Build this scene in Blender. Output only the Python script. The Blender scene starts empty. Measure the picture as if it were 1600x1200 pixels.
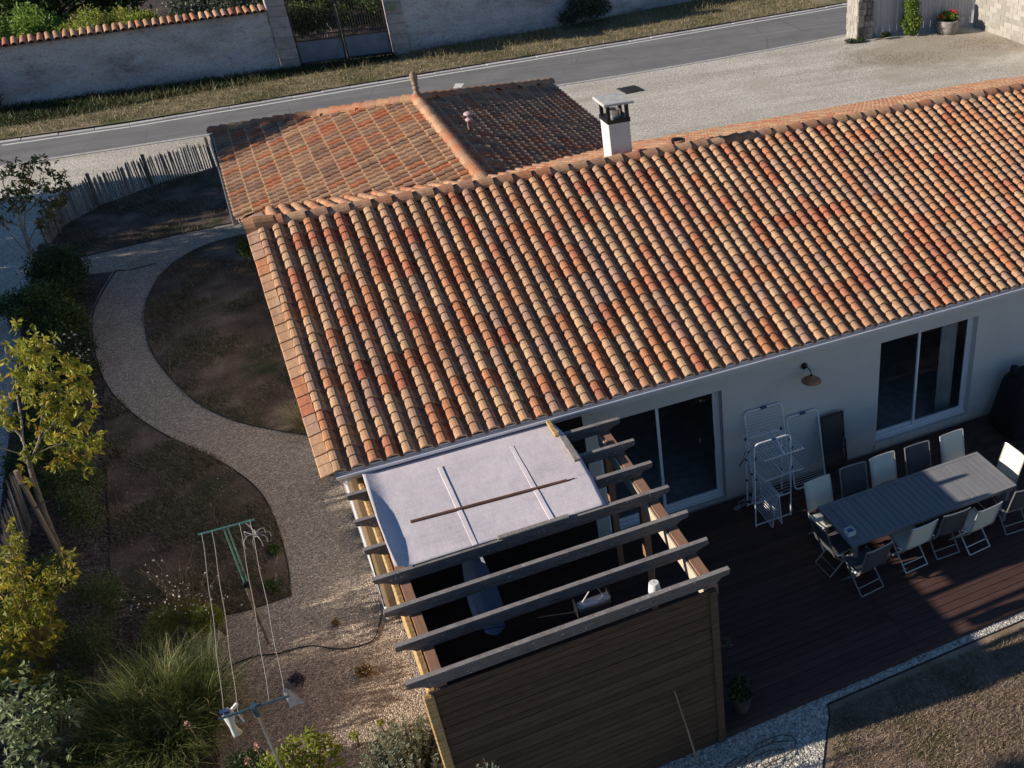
import bpy, math, random
import numpy as np
from mathutils import Vector, Matrix

# ------------------------------------------------------------------ camera, sky, sun, exposure
S = bpy.context.scene
COL = S.collection
cam_d = bpy.data.cameras.new("camera")
cam = bpy.data.objects.new("camera", cam_d)
COL.objects.link(cam)
cam.location = (0.130, -12.471, 10.716)
YAW, PIT = 0.5013, 0.6190
cam.rotation_euler = (math.pi / 2 - PIT, 0, -YAW)
cam_d.sensor_width = 36.0
cam_d.lens = 36.0 * 1617.2 / 1600.0
cam_d.shift_x = -440.0 / 1600.0
cam_d.shift_y = 102.0 / 1600.0
cam_d.clip_end = 600
S.camera = cam

SUN_EL, SUN_AZ = 20.8, 7.6          # degrees above the horizon; degrees north of due west (-X)
W = bpy.data.worlds.new("World"); S.world = W; W.use_nodes = True
nt = W.node_tree
sky = nt.nodes.new("ShaderNodeTexSky"); sky.sky_type = 'NISHITA'
sky.sun_disc = False
sky.sun_elevation = math.radians(SUN_EL)
sky.sun_rotation = math.radians(270 + SUN_AZ)
sky.dust_density = 0.0; sky.ozone_density = 5.0; sky.air_density = 1.0; sky.altitude = 300
bg = nt.nodes["Background"]; bg.inputs[1].default_value = 0.068
nt.links.new(sky.outputs[0], bg.inputs[0])
e, a = math.radians(SUN_EL), math.radians(SUN_AZ)
d = Vector((math.cos(e) * math.cos(a), -math.cos(e) * math.sin(a), -math.sin(e)))
sun_d = bpy.data.lights.new("sun", 'SUN'); sun_d.energy = 5.0; sun_d.angle = math.radians(0.53)
sun_d.color = (1.0, 0.90, 0.77)
sun = bpy.data.objects.new("sun", sun_d); COL.objects.link(sun)
sun.rotation_euler = d.to_track_quat('-Z', 'Y').to_euler()
sun.location = (-20, 5, 20)
S.view_settings.view_transform = 'Standard'
S.view_settings.look = 'None'
S.view_settings.gamma = 1
S.view_settings.use_curve_mapping = False
S.view_settings.exposure = 0.5

RNG = np.random.default_rng(7)
random.seed(7)
R = random.Random(11)

# ------------------------------------------------------------------ materials
def nodes(name):
    m = bpy.data.materials.new(name); m.use_nodes = True
    t = m.node_tree
    return m, t, t.nodes["Principled BSDF"]

def ramp(t, fac, stops, interp='LINEAR'):
    r = t.nodes.new("ShaderNodeValToRGB"); r.color_ramp.interpolation = interp
    el = r.color_ramp.elements
    while len(el) > 1: el.remove(el[-1])
    el[0].position = stops[0][0]; el[0].color = (*stops[0][1], 1)
    for p, c in stops[1:]:
        x = el.new(p); x.color = (*c, 1)
    t.links.new(fac, r.inputs[0]); return r.outputs[0]

def coords(t, stretch=(1, 1, 1), world=True, rot=(0, 0, 0)):
    mp = t.nodes.new("ShaderNodeMapping"); mp.inputs['Scale'].default_value = stretch; mp.inputs['Rotation'].default_value = rot
    if world:
        g = t.nodes.new("ShaderNodeNewGeometry"); t.links.new(g.outputs['Position'], mp.inputs[0])
    else:
        g = t.nodes.new("ShaderNodeTexCoord"); t.links.new(g.outputs['Object'], mp.inputs[0])
    return mp.outputs[0]

def noise(t, vec, scale, detail=4, rough=.55):
    n = t.nodes.new("ShaderNodeTexNoise"); n.inputs['Scale'].default_value = scale
    n.inputs['Detail'].default_value = detail; n.inputs['Roughness'].default_value = rough
    t.links.new(vec, n.inputs['Vector']); return n.outputs['Fac']

def voro(t, vec, scale, feat='F1'):
    n = t.nodes.new("ShaderNodeTexVoronoi"); n.inputs['Scale'].default_value = scale; n.feature = feat
    t.links.new(vec, n.inputs['Vector']); return n

def mixc(t, fac, a, b, mode='MIX'):
    m = t.nodes.new("ShaderNodeMix"); m.data_type = 'RGBA'; m.blend_type = mode
    for s, v in ((m.inputs[0], fac), (m.inputs[6], a), (m.inputs[7], b)):
        if isinstance(v, (int, float)): s.default_value = v
        elif isinstance(v, tuple): s.default_value = (*v, 1)
        else: t.links.new(v, s)
    return m.outputs[2]

def bump(t, p, h, strength, dist=.02):
    b = t.nodes.new("ShaderNodeBump"); b.inputs['Strength'].default_value = strength; b.inputs['Distance'].default_value = dist
    t.links.new(h, b.inputs['Height']); t.links.new(b.outputs[0], p.inputs['Normal'])

def rnd_value(t):
    """a number per piece: the mesh attribute 'rnd' where a mesh holds many pieces, else one number per object"""
    at = t.nodes.new("ShaderNodeAttribute"); at.attribute_name = "rnd"
    oi = t.nodes.new("ShaderNodeObjectInfo")
    ad = t.nodes.new("ShaderNodeMath"); ad.operation = 'ADD'
    t.links.new(at.outputs['Fac'], ad.inputs[0]); t.links.new(oi.outputs['Random'], ad.inputs[1])
    fr = t.nodes.new("ShaderNodeMath"); fr.operation = 'FRACT'; t.links.new(ad.outputs[0], fr.inputs[0])
    return fr.outputs[0]

def mathn(t, op, a, b):
    m = t.nodes.new("ShaderNodeMath"); m.operation = op
    for s, v in ((m.inputs[0], a), (m.inputs[1], b)):
        if isinstance(v, (int, float)): s.default_value = v
        else: t.links.new(v, s)
    return m.outputs[0]

def plain(name, col, rough=.6, metal=0., var=.25, scale=6, spec=.4, bmp=0., stretch=(1, 1, 1)):
    m, t, p = nodes(name)
    v = coords(t, stretch)
    f = noise(t, v, scale, 5)
    lo = tuple(c * (1 - var) for c in col); hi = tuple(min(1, c * (1 + var)) for c in col)
    t.links.new(ramp(t, f, [(.3, lo), (.7, hi)]), p.inputs['Base Color'])
    p.inputs['Roughness'].default_value = rough; p.inputs['Metallic'].default_value = metal
    p.inputs['Specular IOR Level'].default_value = spec
    if bmp: bump(t, p, noise(t, v, scale * 6, 4), bmp)
    return m

def pieces(name, stops, rough=.8, grain=(1, 1, 1), gscale=10, gvar=.35, bmp=.2, interp='LINEAR', spots=None, top=None):
    """pieces that each take their own colour from the ramp, with grain over it"""
    m, t, p = nodes(name)
    base = ramp(t, rnd_value(t), stops, interp)
    v = coords(t, grain)
    g = noise(t, v, gscale, 6, .65)
    k = ramp(t, g, [(.25, (1 - gvar,) * 3), (.75, (1 + gvar,) * 3)])
    c = mixc(t, 1.0, base, k, 'MULTIPLY')
    if top:                                              # weathered bare on the upper faces
        gz = t.nodes.new("ShaderNodeNewGeometry"); sp = t.nodes.new("ShaderNodeSeparateXYZ"); t.links.new(gz.outputs['Normal'], sp.inputs[0])
        mk = mathn(t, 'MULTIPLY', ramp(t, sp.outputs['Z'], [(.5, (0, 0, 0)), (.8, (1, 1, 1))]), ramp(t, noise(t, coords(t), 7, 6, .75), [(.38, (.35, .35, .35)), (.55, (1, 1, 1))]))
        c = mixc(t, mk, c, top)
    if spots:
        col, thr, sc = spots
        f = noise(t, coords(t), sc, 3)
        mk = ramp(t, f, [(thr, (0, 0, 0)), (thr + .05, (1, 1, 1))])
        c = mixc(t, mk, c, col)
    t.links.new(c, p.inputs['Base Color'])
    p.inputs['Roughness'].default_value = rough; p.inputs['Specular IOR Level'].default_value = .25
    if bmp: bump(t, p, g, bmp)
    return m

def ground_mat(name, stops, peb=None, big=.6, fine=30, bmp=.6, tint=None, rough=.95, patch=None):
    """stony or grassy ground: broad patches, fine grain and (peb) single stones"""
    m, t, p = nodes(name); v = coords(t)
    big_n = noise(t, v, big, 6, .6); fn = noise(t, v, fine, 6, .7)
    f = mathn(t, 'ADD', mathn(t, 'MULTIPLY', big_n, .55), mathn(t, 'MULTIPLY', fn, .45))
    c = ramp(t, f, stops)
    h = fn
    if peb:
        vo = voro(t, v, peb)
        hs = t.nodes.new("ShaderNodeSeparateColor"); t.links.new(vo.outputs['Color'], hs.inputs[0])
        k = ramp(t, hs.outputs[0], [(0, (.5,) * 3), (.35, (.9,) * 3), (.75, (1.25,) * 3), (1, (1.8, 1.77, 1.72))])
        c = mixc(t, 1.0, c, k, 'MULTIPLY')
        edge = ramp(t, vo.outputs['Distance'], [(.3, (1, 1, 1)), (.8, (.45, .45, .45))])
        c = mixc(t, .8, c, edge, 'MULTIPLY')
        h = mathn(t, 'SUBTRACT', 1.0, vo.outputs['Distance'])
    if tint:
        col, thr, sc = tint
        mk = ramp(t, noise(t, v, sc, 4), [(thr, (0, 0, 0)), (thr + .18, (1, 1, 1))])
        c = mixc(t, mk, c, col)
    if patch:
        sw = noise(t, coords(t, (.22, 1.5, 1), True, (0, 0, -.45)), .8, 5, .6)
        c = mixc(t, 1.0, c, ramp(t, sw, [(.35, (.84, .83, .81)), (.6, (1.04, 1.04, 1.04))]), 'MULTIPLY')
        (px_, py_), (rx_, ry_), stp = patch
        mp = t.nodes.new("ShaderNodeMapping"); mp.inputs['Scale'].default_value = (1 / rx_, 1 / ry_, 0); mp.inputs['Location'].default_value = (-px_ / rx_, -py_ / ry_, 0)
        gg = t.nodes.new("ShaderNodeNewGeometry"); t.links.new(gg.outputs['Position'], mp.inputs[0])
        gr = t.nodes.new("ShaderNodeTexGradient"); gr.gradient_type = 'SPHERICAL'; t.links.new(mp.outputs[0], gr.inputs[0])
        mk = mathn(t, 'ADD', gr.outputs['Fac'], mathn(t, 'MULTIPLY', mathn(t, 'SUBTRACT', noise(t, v, .9, 6, .7), .5), 1.3))
        c = mixc(t, ramp(t, mk, [(.15, (0, 0, 0)), (.5, (.85, .85, .85))]), c, ramp(t, fn, stp))
    t.links.new(c, p.inputs['Base Color'])
    p.inputs['Roughness'].default_value = rough; p.inputs['Specular IOR Level'].default_value = .2
    bump(t, p, h, bmp, .02)
    return m

def leaf_mat(name, stops, trans=.35, rough=.5):
    m, t, p = nodes(name)
    c = ramp(t, rnd_value(t), stops)
    t.links.new(c, p.inputs['Base Color']); p.inputs['Roughness'].default_value = rough
    p.inputs['Specular IOR Level'].default_value = .3
    tr = t.nodes.new("ShaderNodeBsdfTranslucent"); t.links.new(c, tr.inputs[0])
    mx = t.nodes.new("ShaderNodeMixShader"); mx.inputs[0].default_value = trans
    t.links.new(p.outputs[0], mx.inputs[1]); t.links.new(tr.outputs[0], mx.inputs[2])
    t.links.new(mx.outputs[0], t.nodes["Material Output"].inputs[0])
    return m

M = {}
# clay tiles: one colour per tile, stained over it
def tile_mat(name, pal):
    m, t, p = nodes(name)
    r = rnd_value(t)
    base = ramp(t, r, pal, 'CONSTANT')
    v = coords(t)
    n1 = noise(t, v, 2.2, 5, .6); n2 = noise(t, v, 26, 6, .7)
    base = mixc(t, ramp(t, n1, [(.45, (0, 0, 0)), (.8, (.4, .4, .4))]), base, (.38, .29, .21))
    c = mixc(t, 1.0, base, ramp(t, n2, [(.25, (.62, .62, .64)), (.7, (1.12, 1.12, 1.1))]), 'MULTIPLY')
    n4 = noise(t, coords(t, (5, .7, .7)), 1.6, 5, .65)
    c = mixc(t, 1.0, c, ramp(t, n4, [(.3, (.74, .72, .72)), (.6, (1.05, 1.05, 1.04))]), 'MULTIPLY')
    n3 = noise(t, v, 9, 4, .7)
    c = mixc(t, ramp(t, n3, [(.62, (0, 0, 0)), (.74, (.6, .6, .6))]), c, (.17, .14, .12))
    t.links.new(c, p.inputs['Base Color']); p.inputs['Roughness'].default_value = .85
    p.inputs['Specular IOR Level'].default_value = .2
    bump(t, p, n2, .25, .006)
    return m
M['tile'] = tile_mat('clay_tile', [(0, (.54, .315, .175)), (.11, (.49, .28, .165)), (.23, (.50, .215, .108)), (.35, (.54, .335, .195)), (.46, (.44, .265, .18)), (.56, (.52, .26, .135)), (.69, (.46, .165, .09)), (.77, (.50, .295, .17)), (.87, (.49, .20, .10)), (.95, (.47, .255, .17))])
M['tile_ridge'] = tile_mat('ridge_clay', [(0, (.48, .27, .155)), (.2, (.42, .20, .115)), (.4, (.52, .315, .185)), (.6, (.40, .22, .145)), (.8, (.47, .20, .105))])
M['tile_old'] = tile_mat('old_clay_tile', [(0, (.47, .26, .145)), (.15, (.35, .20, .125)), (.3, (.49, .31, .185)), (.43, (.28, .17, .115)), (.55, (.49, .205, .105)), (.66, (.43, .265, .165)), (.78, (.36, .205, .135)), (.9, (.50, .175, .085))])
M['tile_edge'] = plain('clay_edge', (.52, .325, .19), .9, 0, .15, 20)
def render_mat():
    m, t, p = nodes('white_render'); v = coords(t)
    c = ramp(t, noise(t, v, 1.2, 5), [(.3, (.58, .555, .515)), (.7, (.65, .63, .59))])
    g_ = t.nodes.new("ShaderNodeNewGeometry"); sp = t.nodes.new("ShaderNodeSeparateXYZ"); t.links.new(g_.outputs['Position'], sp.inputs[0])
    zz = mathn(t, 'ADD', sp.outputs['Z'], mathn(t, 'MULTIPLY', noise(t, v, 7, 5, .7), .35))
    c = mixc(t, ramp(t, zz, [(.18, (.55, .55, .55)), (.48, (0, 0, 0))]), c, (.36, .31, .26))
    t.links.new(c, p.inputs['Base Color']); p.inputs['Roughness'].default_value = .9; p.inputs['Specular IOR Level'].default_value = .2
    bump(t, p, noise(t, v, 60, 4, .7), .25)
    return m
M['render'] = render_mat()
M['soffit'] = plain('soffit_paint', (.62, .60, .58), .7, 0, .05, 3)
M['gutter'] = plain('gutter_pvc', (.74, .74, .76), .35, 0, .06, 4)
M['alu_white'] = plain('white_aluminium', (.75, .77, .80), .35, 0, .04, 5)
M['dark_metal'] = plain('dark_metal', (.03, .03, .032), .45, .6, .3, 20)
M['zinc'] = plain('zinc', (.42, .42, .43), .35, .8, .15, 8)
M['concrete'] = plain('concrete', (.47, .45, .43), .9, 0, .22, 7, .2, .3)
M['peg_grey'] = plain('grey_plastic', (.27, .27, .28), .5, 0, .2, 20)
M['rag'] = plain('grey_rag', (.42, .42, .41), .9, 0, .2, 20)
M['lens'] = plain('galvanised_post', (.26, .30, .30), .4, .5, .2, 9)
M['copper'] = plain('aged_copper', (.36, .19, .11), .5, .3, .25, 20)
M['inner_dark'] = plain('room_wall', (.62, .60, .56), .9)
M['floor_tile'] = plain('room_floor', (.46, .44, .41), .5)
M['curtain'] = plain('curtain_cloth', (.45, .42, .38), .9, 0, .15, 4)
M['beam'] = plain('brown_beam_paint', (.27, .150, .095), .75, 0, .16, 5, .2, .15, (6, 1, 6))
M['cream_board'] = plain('cream_board', (.50, .41, .30), .8, 0, .15, 6)
M['tube_grey'] = plain('grey_tube', (.27, .265, .25), .35, .4, .08, 10)
M['pine'] = plain('yellow_pine', (.46, .30, .13), .75, 0, .4, 4, .2, .4, (1.5, 5, 9))
M['rafter'] = pieces('weathered_rafter', [(0, (.115, .102, .10)), (1, (.155, .137, .13))], .9, (2.5, 26, 26), 2.2, .6, .6, spots=((.50, .49, .40), .665, 24), top=(.27, .245, .23))
M['board'] = pieces('stained_board', [(0, (.075, .046, .030)), (.5, (.088, .054, .035)), (1, (.105, .066, .043))], .8, (1.2, 18, 18), 2.4, .5, .35)
M['shade_board'] = pieces('shade_board', [(0, (.022, .017, .014)), (1, (.036, .027, .021))], .8, (1.2, 18, 18), 2.4, .4, .3)  # near-black wood, deep shade under the pergola put into its colour
M['deckboard'] = pieces('deck_board', [(0, (.072, .039, .032)), (1, (.098, .052, .042))], .6, (1.2, 20, 20), 2.0, .4, .3)
def sail_mat():
    m, t, p = nodes('sail_cloth'); v = coords(t, (1, 1, .2))
    n1 = noise(t, coords(t, (1.2, 14, 1)), 2.5, 5, .7); n2 = noise(t, coords(t, (14, 1.2, 1)), 2.5, 5, .7); n3 = noise(t, v, 1.4, 4)
    f = mathn(t, 'ADD', mathn(t, 'MULTIPLY', n1, .35), mathn(t, 'ADD', mathn(t, 'MULTIPLY', n2, .25), mathn(t, 'MULTIPLY', n3, .4)))
    t.links.new(ramp(t, f, [(.38, (.52, .465, .485)), (.5, (.62, .56, .58)), (.62, (.69, .63, .645))]), p.inputs['Base Color'])
    p.inputs['Roughness'].default_value = .9; p.inputs['Specular IOR Level'].default_value = .15
    bump(t, p, noise(t, v, 5, 4), .25, .03)
    return m
M['sail'] = sail_mat()
M['batten'] = plain('dark_batten', (.12, .055, .035), .6, 0, .3, 8)
M['greywood'] = plain('grey_wood', (.27, .24, .22), .9, 0, .35, 6, .2, .4, (14, 2, 14))
M['table'] = pieces('table_grey_paint', [(0, (.205, .205, .215)), (1, (.24, .24, .25))], .5, (6, 1, 6), 4, .12, .05)
M['tube'] = plain('pale_tube', (.55, .54, .50), .35, .4, .08, 10)
M['sling_pale'] = plain('pale_sling', (.66, .65, .55), .85, 0, .06, 50)
M['sling_dark'] = plain('dark_sling', (.075, .075, .082), .85, 0, .15, 50)
M['sling_brown'] = plain('brown_sling', (.07, .058, .055), .85, 0, .15, 50)
M['white_wire'] = plain('white_wire', (.78, .78, .79), .35, 0, .04, 10)
M['blue_clip'] = plain('blue_plastic', (.03, .06, .16), .5)
M['black_cover'] = plain('black_cover', (.012, .012, .014), .75, 0, .3, 5, .3, .3)
M['blue_cloth'] = plain('pale_blue_cloth', (.24, .29, .38), .9, 0, .12, 6)
M['heater'] = plain('brushed_steel', (.5, .5, .52), .3, .9, .1, 12)
M['white_plastic'] = plain('white_plastic', (.74, .76, .76), .5, 0, .05, 6)
M['green_paint'] = plain('green_steel_paint', (.10, .24, .20), .4, .2, .2, 10)
M['teal_paint'] = plain('dark_teal_paint', (.05, .10, .13), .4, .2, .2, 10)
M['rope'] = plain('washing_line', (.50, .47, .42), .9, 0, .1, 30)
M['hose'] = plain('black_hose', (.03, .028, .025), .5)
M['edging'] = plain('rusted_edging', (.045, .035, .03), .9, 0, .4, 8)
M['pale'] = pieces('chestnut_pale', [(0, (.17, .15, .135)), (.5, (.25, .225, .205)), (1, (.32, .29, .265))], .9, (20, 20, 2), 2.5, .45, .4)
M['bark'] = plain('grey_bark', (.20, .165, .135), .9, 0, .35, 7, .2, .6, (3, 3, 1))
M['pale_bark'] = plain('pale_bark', (.34, .30, .25), .9, 0, .35, 9, .2, .5)
M['stake'] = plain('stake_wood', (.30, .22, .16), .9, 0, .3, 5, .2, .4, (8, 8, 1))
M['kerb'] = pieces('kerb_stone', [(0, (.46, .43, .40)), (1, (.60, .56, .52))], .9, (1, 1, 1), 9, .2, .3)
M['mark'] = plain('road_paint', (.68, .66, .62), .8, 0, .2, 12)
M['iron'] = plain('rusty_iron', (.10, .085, .08), .7, .4, .4, 9)
M['gate_sheet'] = plain('blue_grey_sheet', (.22, .245, .29), .65, .2, .18, 3)
M['panel'] = pieces('grey_panel', [(0, (.40, .39, .42)), (1, (.46, .45, .48))], .6, (1, 1, 1), 3, .1, .05)
M['block'] = pieces('concrete_block', [(0, (.26, .245, .21)), (.5, (.32, .30, .265)), (1, (.38, .36, .315))], .95, (1, 1, 1), 14, .18, .4)
M['mortar'] = plain('mortar', (.34, .32, .29), .95, 0, .2, 12, .2, .4)
M['stone'] = pieces('rubble_stone', [(0, (.13, .115, .10)), (.4, (.25, .22, .19)), (1, (.48, .44, .38))], .95, (1, 1, 1), 8, .5, .7)
M['ashlar'] = pieces('dressed_stone', [(0, (.34, .31, .29)), (1, (.44, .41, .385))], .95, (1, 1, 1), 5, .28, .5)
M['petal_white'] = plain('white_petal', (.58, .55, .52), .7, 0, .05)
M['petal_red'] = plain('red_petal', (.55, .02, .02), .6, 0, .2, 30)
M['petal_pink'] = plain('faded_pink_flower', (.42, .24, .20), .8, 0, .25, 30)
M['soil'] = plain('potting_soil', (.05, .038, .03), .95, 0, .4, 20)
M['terracotta'] = plain('terracotta', (.36, .17, .10), .8, 0, .25, 12)
M['pipe_pink'] = plain('pink_pvc', (.50, .35, .33), .5, 0, .05, 6)
M['finial'] = plain('weathered_clay', (.30, .22, .16), .9, 0, .35, 12, .2, .4)
M['mortar_pink'] = plain('pink_mortar', (.42, .30, .24), .95, 0, .3, 10, .2, .4)

def wall_stone():
    m, t, p = nodes('old_wall'); v = coords(t, (1, 1, 2.2))
    n1 = noise(t, v, .55, 6, .65); n2 = noise(t, v, 6.5, 8, .8); n3 = noise(t, v, 18, 5, .7)
    f = mathn(t, 'ADD', mathn(t, 'MULTIPLY', n1, .5), mathn(t, 'MULTIPLY', n2, .5))
    c = ramp(t, f, [(.36, (.20, .18, .185)), (.44, (.50, .47, .46)), (.52, (.74, .71, .69)), (.66, (.84, .81, .78))])
    c = mixc(t, ramp(t, n2, [(.53, (0, 0, 0)), (.64, (.75, .75, .75))]), c, (.16, .145, .14))
    c = mixc(t, 1.0, c, ramp(t, n3, [(.3, (.65, .65, .65)), (.7, (1.15, 1.15, 1.15))]), 'MULTIPLY')
    t.links.new(c, p.inputs['Base Color']); p.inputs['Roughness'].default_value = .95; p.inputs['Specular IOR Level'].default_value = .15
    bump(t, p, n2, .9, .05)
    return m
M['wall_stone'] = wall_stone()

def asphalt():
    m, t, p = nodes('asphalt'); v = coords(t)
    n1 = noise(t, coords(t, (.25, 2.2, 1), True, (0, 0, -.07)), .9, 5, .6); n2 = noise(t, v, 60, 4, .8); n3 = noise(t, v, 1.1, 5)
    f = mathn(t, 'ADD', mathn(t, 'MULTIPLY', n1, .5), mathn(t, 'ADD', mathn(t, 'MULTIPLY', n2, .25), mathn(t, 'MULTIPLY', n3, .25)))
    c = ramp(t, f, [(.35, (.15, .145, .142)), (.5, (.195, .19, .185)), (.65, (.25, .243, .235))])
    vo = voro(t, coords(t, (1, 1, 1)), .45, 'DISTANCE_TO_EDGE')
    c = mixc(t, ramp(t, vo.outputs['Distance'], [(.0, (.5, .5, .5)), (.008, (0, 0, 0))]), c, (.08, .077, .075))
    t.links.new(c, p.inputs['Base Color']); p.inputs['Roughness'].default_value = .9; p.inputs['Specular IOR Level'].default_value = .2
    bump(t, p, n2, .35, .01)
    return m
M['asphalt'] = asphalt()
M['lane'] = ground_mat('pale_gravel', [(.3, (.53, .475, .40)), (.5, (.67, .615, .53)), (.68, (.77, .72, .635))], 55, .35, 16, .4, ((.47, .41, .33), .56, .33), .95, ((25.6, 22.0), (5.5, 3.2), [(.35, (.24, .20, .14)), (.5, (.40, .345, .265)), (.65, (.54, .48, .385))]))
M['path'] = ground_mat('path_gravel', [(.3, (.39, .315, .25)), (.5, (.48, .395, .32)), (.7, (.55, .465, .385))], 48, .7, 20, .8)
M['white_gravel'] = ground_mat('white_gravel', [(.3, (.42, .39, .33)), (.5, (.56, .52, .45)), (.7, (.68, .64, .56))], 24, 1.2, 20, .9)
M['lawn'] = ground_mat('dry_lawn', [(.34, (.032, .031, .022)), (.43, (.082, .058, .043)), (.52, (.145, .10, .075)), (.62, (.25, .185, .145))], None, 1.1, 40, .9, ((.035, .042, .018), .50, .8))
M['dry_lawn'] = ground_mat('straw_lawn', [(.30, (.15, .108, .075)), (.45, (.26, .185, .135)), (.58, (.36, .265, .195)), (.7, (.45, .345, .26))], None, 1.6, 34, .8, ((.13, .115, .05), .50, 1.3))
M['mulch'] = ground_mat('bark_mulch', [(.3, (.05, .036, .032)), (.5, (.10, .075, .065)), (.7, (.17, .135, .12))], 22, 1.2, 20, .9)
M['verge'] = ground_mat('verge_soil', [(.3, (.17, .13, .08)), (.5, (.28, .22, .14)), (.7, (.38, .30, .20))], None, .8, 20, .8, ((.09, .10, .035), .5, .5))
M['blade_dry'] = leaf_mat('dry_blade', [(0, (.05, .062, .026)), (.3, (.12, .10, .06)), (.7, (.23, .175, .12)), (1, (.38, .31, .23))], .2)
M['blade_straw'] = leaf_mat('straw_blade', [(0, (.10, .09, .04)), (.3, (.22, .155, .105)), (.7, (.34, .25, .18)), (1, (.46, .36, .27))], .2)
M['blade_green'] = leaf_mat('green_blade', [(0, (.07, .085, .03)), (.3, (.17, .155, .06)), (.65, (.32, .26, .13)), (1, (.46, .38, .23))], .3)
M['leaf_yellow'] = leaf_mat('yellowing_leaf', [(0, (.15, .19, .03)), (.35, (.28, .29, .04)), (.7, (.42, .37, .045)), (.9, (.50, .37, .05)), (1, (.50, .30, .04))], .4)
M['leaf_sumac'] = leaf_mat('olive_leaf', [(0, (.06, .075, .022)), (.6, (.12, .13, .035)), (.85, (.19, .16, .04)), (1, (.24, .13, .04))], .4)
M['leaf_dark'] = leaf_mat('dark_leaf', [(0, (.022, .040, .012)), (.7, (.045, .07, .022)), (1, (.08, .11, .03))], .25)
M['leaf_green'] = leaf_mat('green_leaf', [(0, (.045, .075, .018)), (.7, (.09, .13, .034)), (1, (.17, .21, .06))], .3)
M['leaf_bright'] = leaf_mat('bright_leaf', [(0, (.09, .17, .026)), (.6, (.19, .29, .05)), (1, (.30, .38, .08))], .4)
M['leaf_lime'] = leaf_mat('lime_leaf', [(0, (.13, .18, .028)), (.5, (.27, .31, .045)), (1, (.42, .40, .08))], .4)
M['leaf_gold'] = leaf_mat('golden_green_leaf', [(0, (.10, .13, .02)), (.5, (.21, .22, .03)), (.8, (.32, .28, .035)), (1, (.44, .33, .04))], .4)
M['leaf_silver'] = leaf_mat('silver_leaf', [(0, (.13, .155, .105)), (.6, (.22, .25, .18)), (1, (.33, .36, .28))], .2)
M['leaf_sage'] = leaf_mat('grey_green_leaf', [(0, (.05, .062, .042)), (.6, (.085, .10, .068)), (1, (.13, .15, .105))], .2)
M['leaf_olive'] = leaf_mat('small_olive_leaf', [(0, (.05, .07, .022)), (.6, (.105, .13, .045)), (1, (.22, .24, .10))], .25)
M['leaf_big'] = leaf_mat('pale_green_leaf', [(0, (.12, .17, .07)), (.6, (.20, .26, .12)), (1, (.32, .36, .20))], .3)
M['leaf_purple'] = leaf_mat('purple_leaf', [(0, (.07, .06, .10)), (1, (.16, .13, .21))], .2)
M['leaf_fallen'] = leaf_mat('fallen_leaf', [(0, (.22, .16, .10)), (.6, (.40, .34, .26)), (1, (.62, .56, .46))], .1)
M['grass_clump'] = leaf_mat('clump_blade', [(0, (.055, .085, .02)), (.45, (.11, .145, .035)), (.75, (.23, .245, .075)), (1, (.46, .42, .22))], .3)
M['stem'] = leaf_mat('dry_stem', [(0, (.18, .12, .06)), (1, (.30, .21, .11))], .1)
def glass_mat():
    m, t, p = nodes('window_glass')
    tr = t.nodes.new("ShaderNodeBsdfTransparent"); tr.inputs[0].default_value = (.93, .96, .98, 1)
    gl = t.nodes.new("ShaderNodeBsdfGlossy"); gl.inputs['Roughness'].default_value = .02
    fr = t.nodes.new("ShaderNodeFresnel"); fr.inputs[0].default_value = 1.5
    mx = t.nodes.new("ShaderNodeMixShader")
    gb = t.nodes.new("ShaderNodeNewGeometry")
    t.links.new(mathn(t, 'MULTIPLY', fr.outputs[0], mathn(t, 'SUBTRACT', 1.0, gb.outputs['Backfacing'])), mx.inputs[0]); t.links.new(tr.outputs[0], mx.inputs[1]); t.links.new(gl.outputs[0], mx.inputs[2])
    t.links.new(mx.outputs[0], t.nodes["Material Output"].inputs[0])
    return m
M['glass'] = glass_mat()

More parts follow.
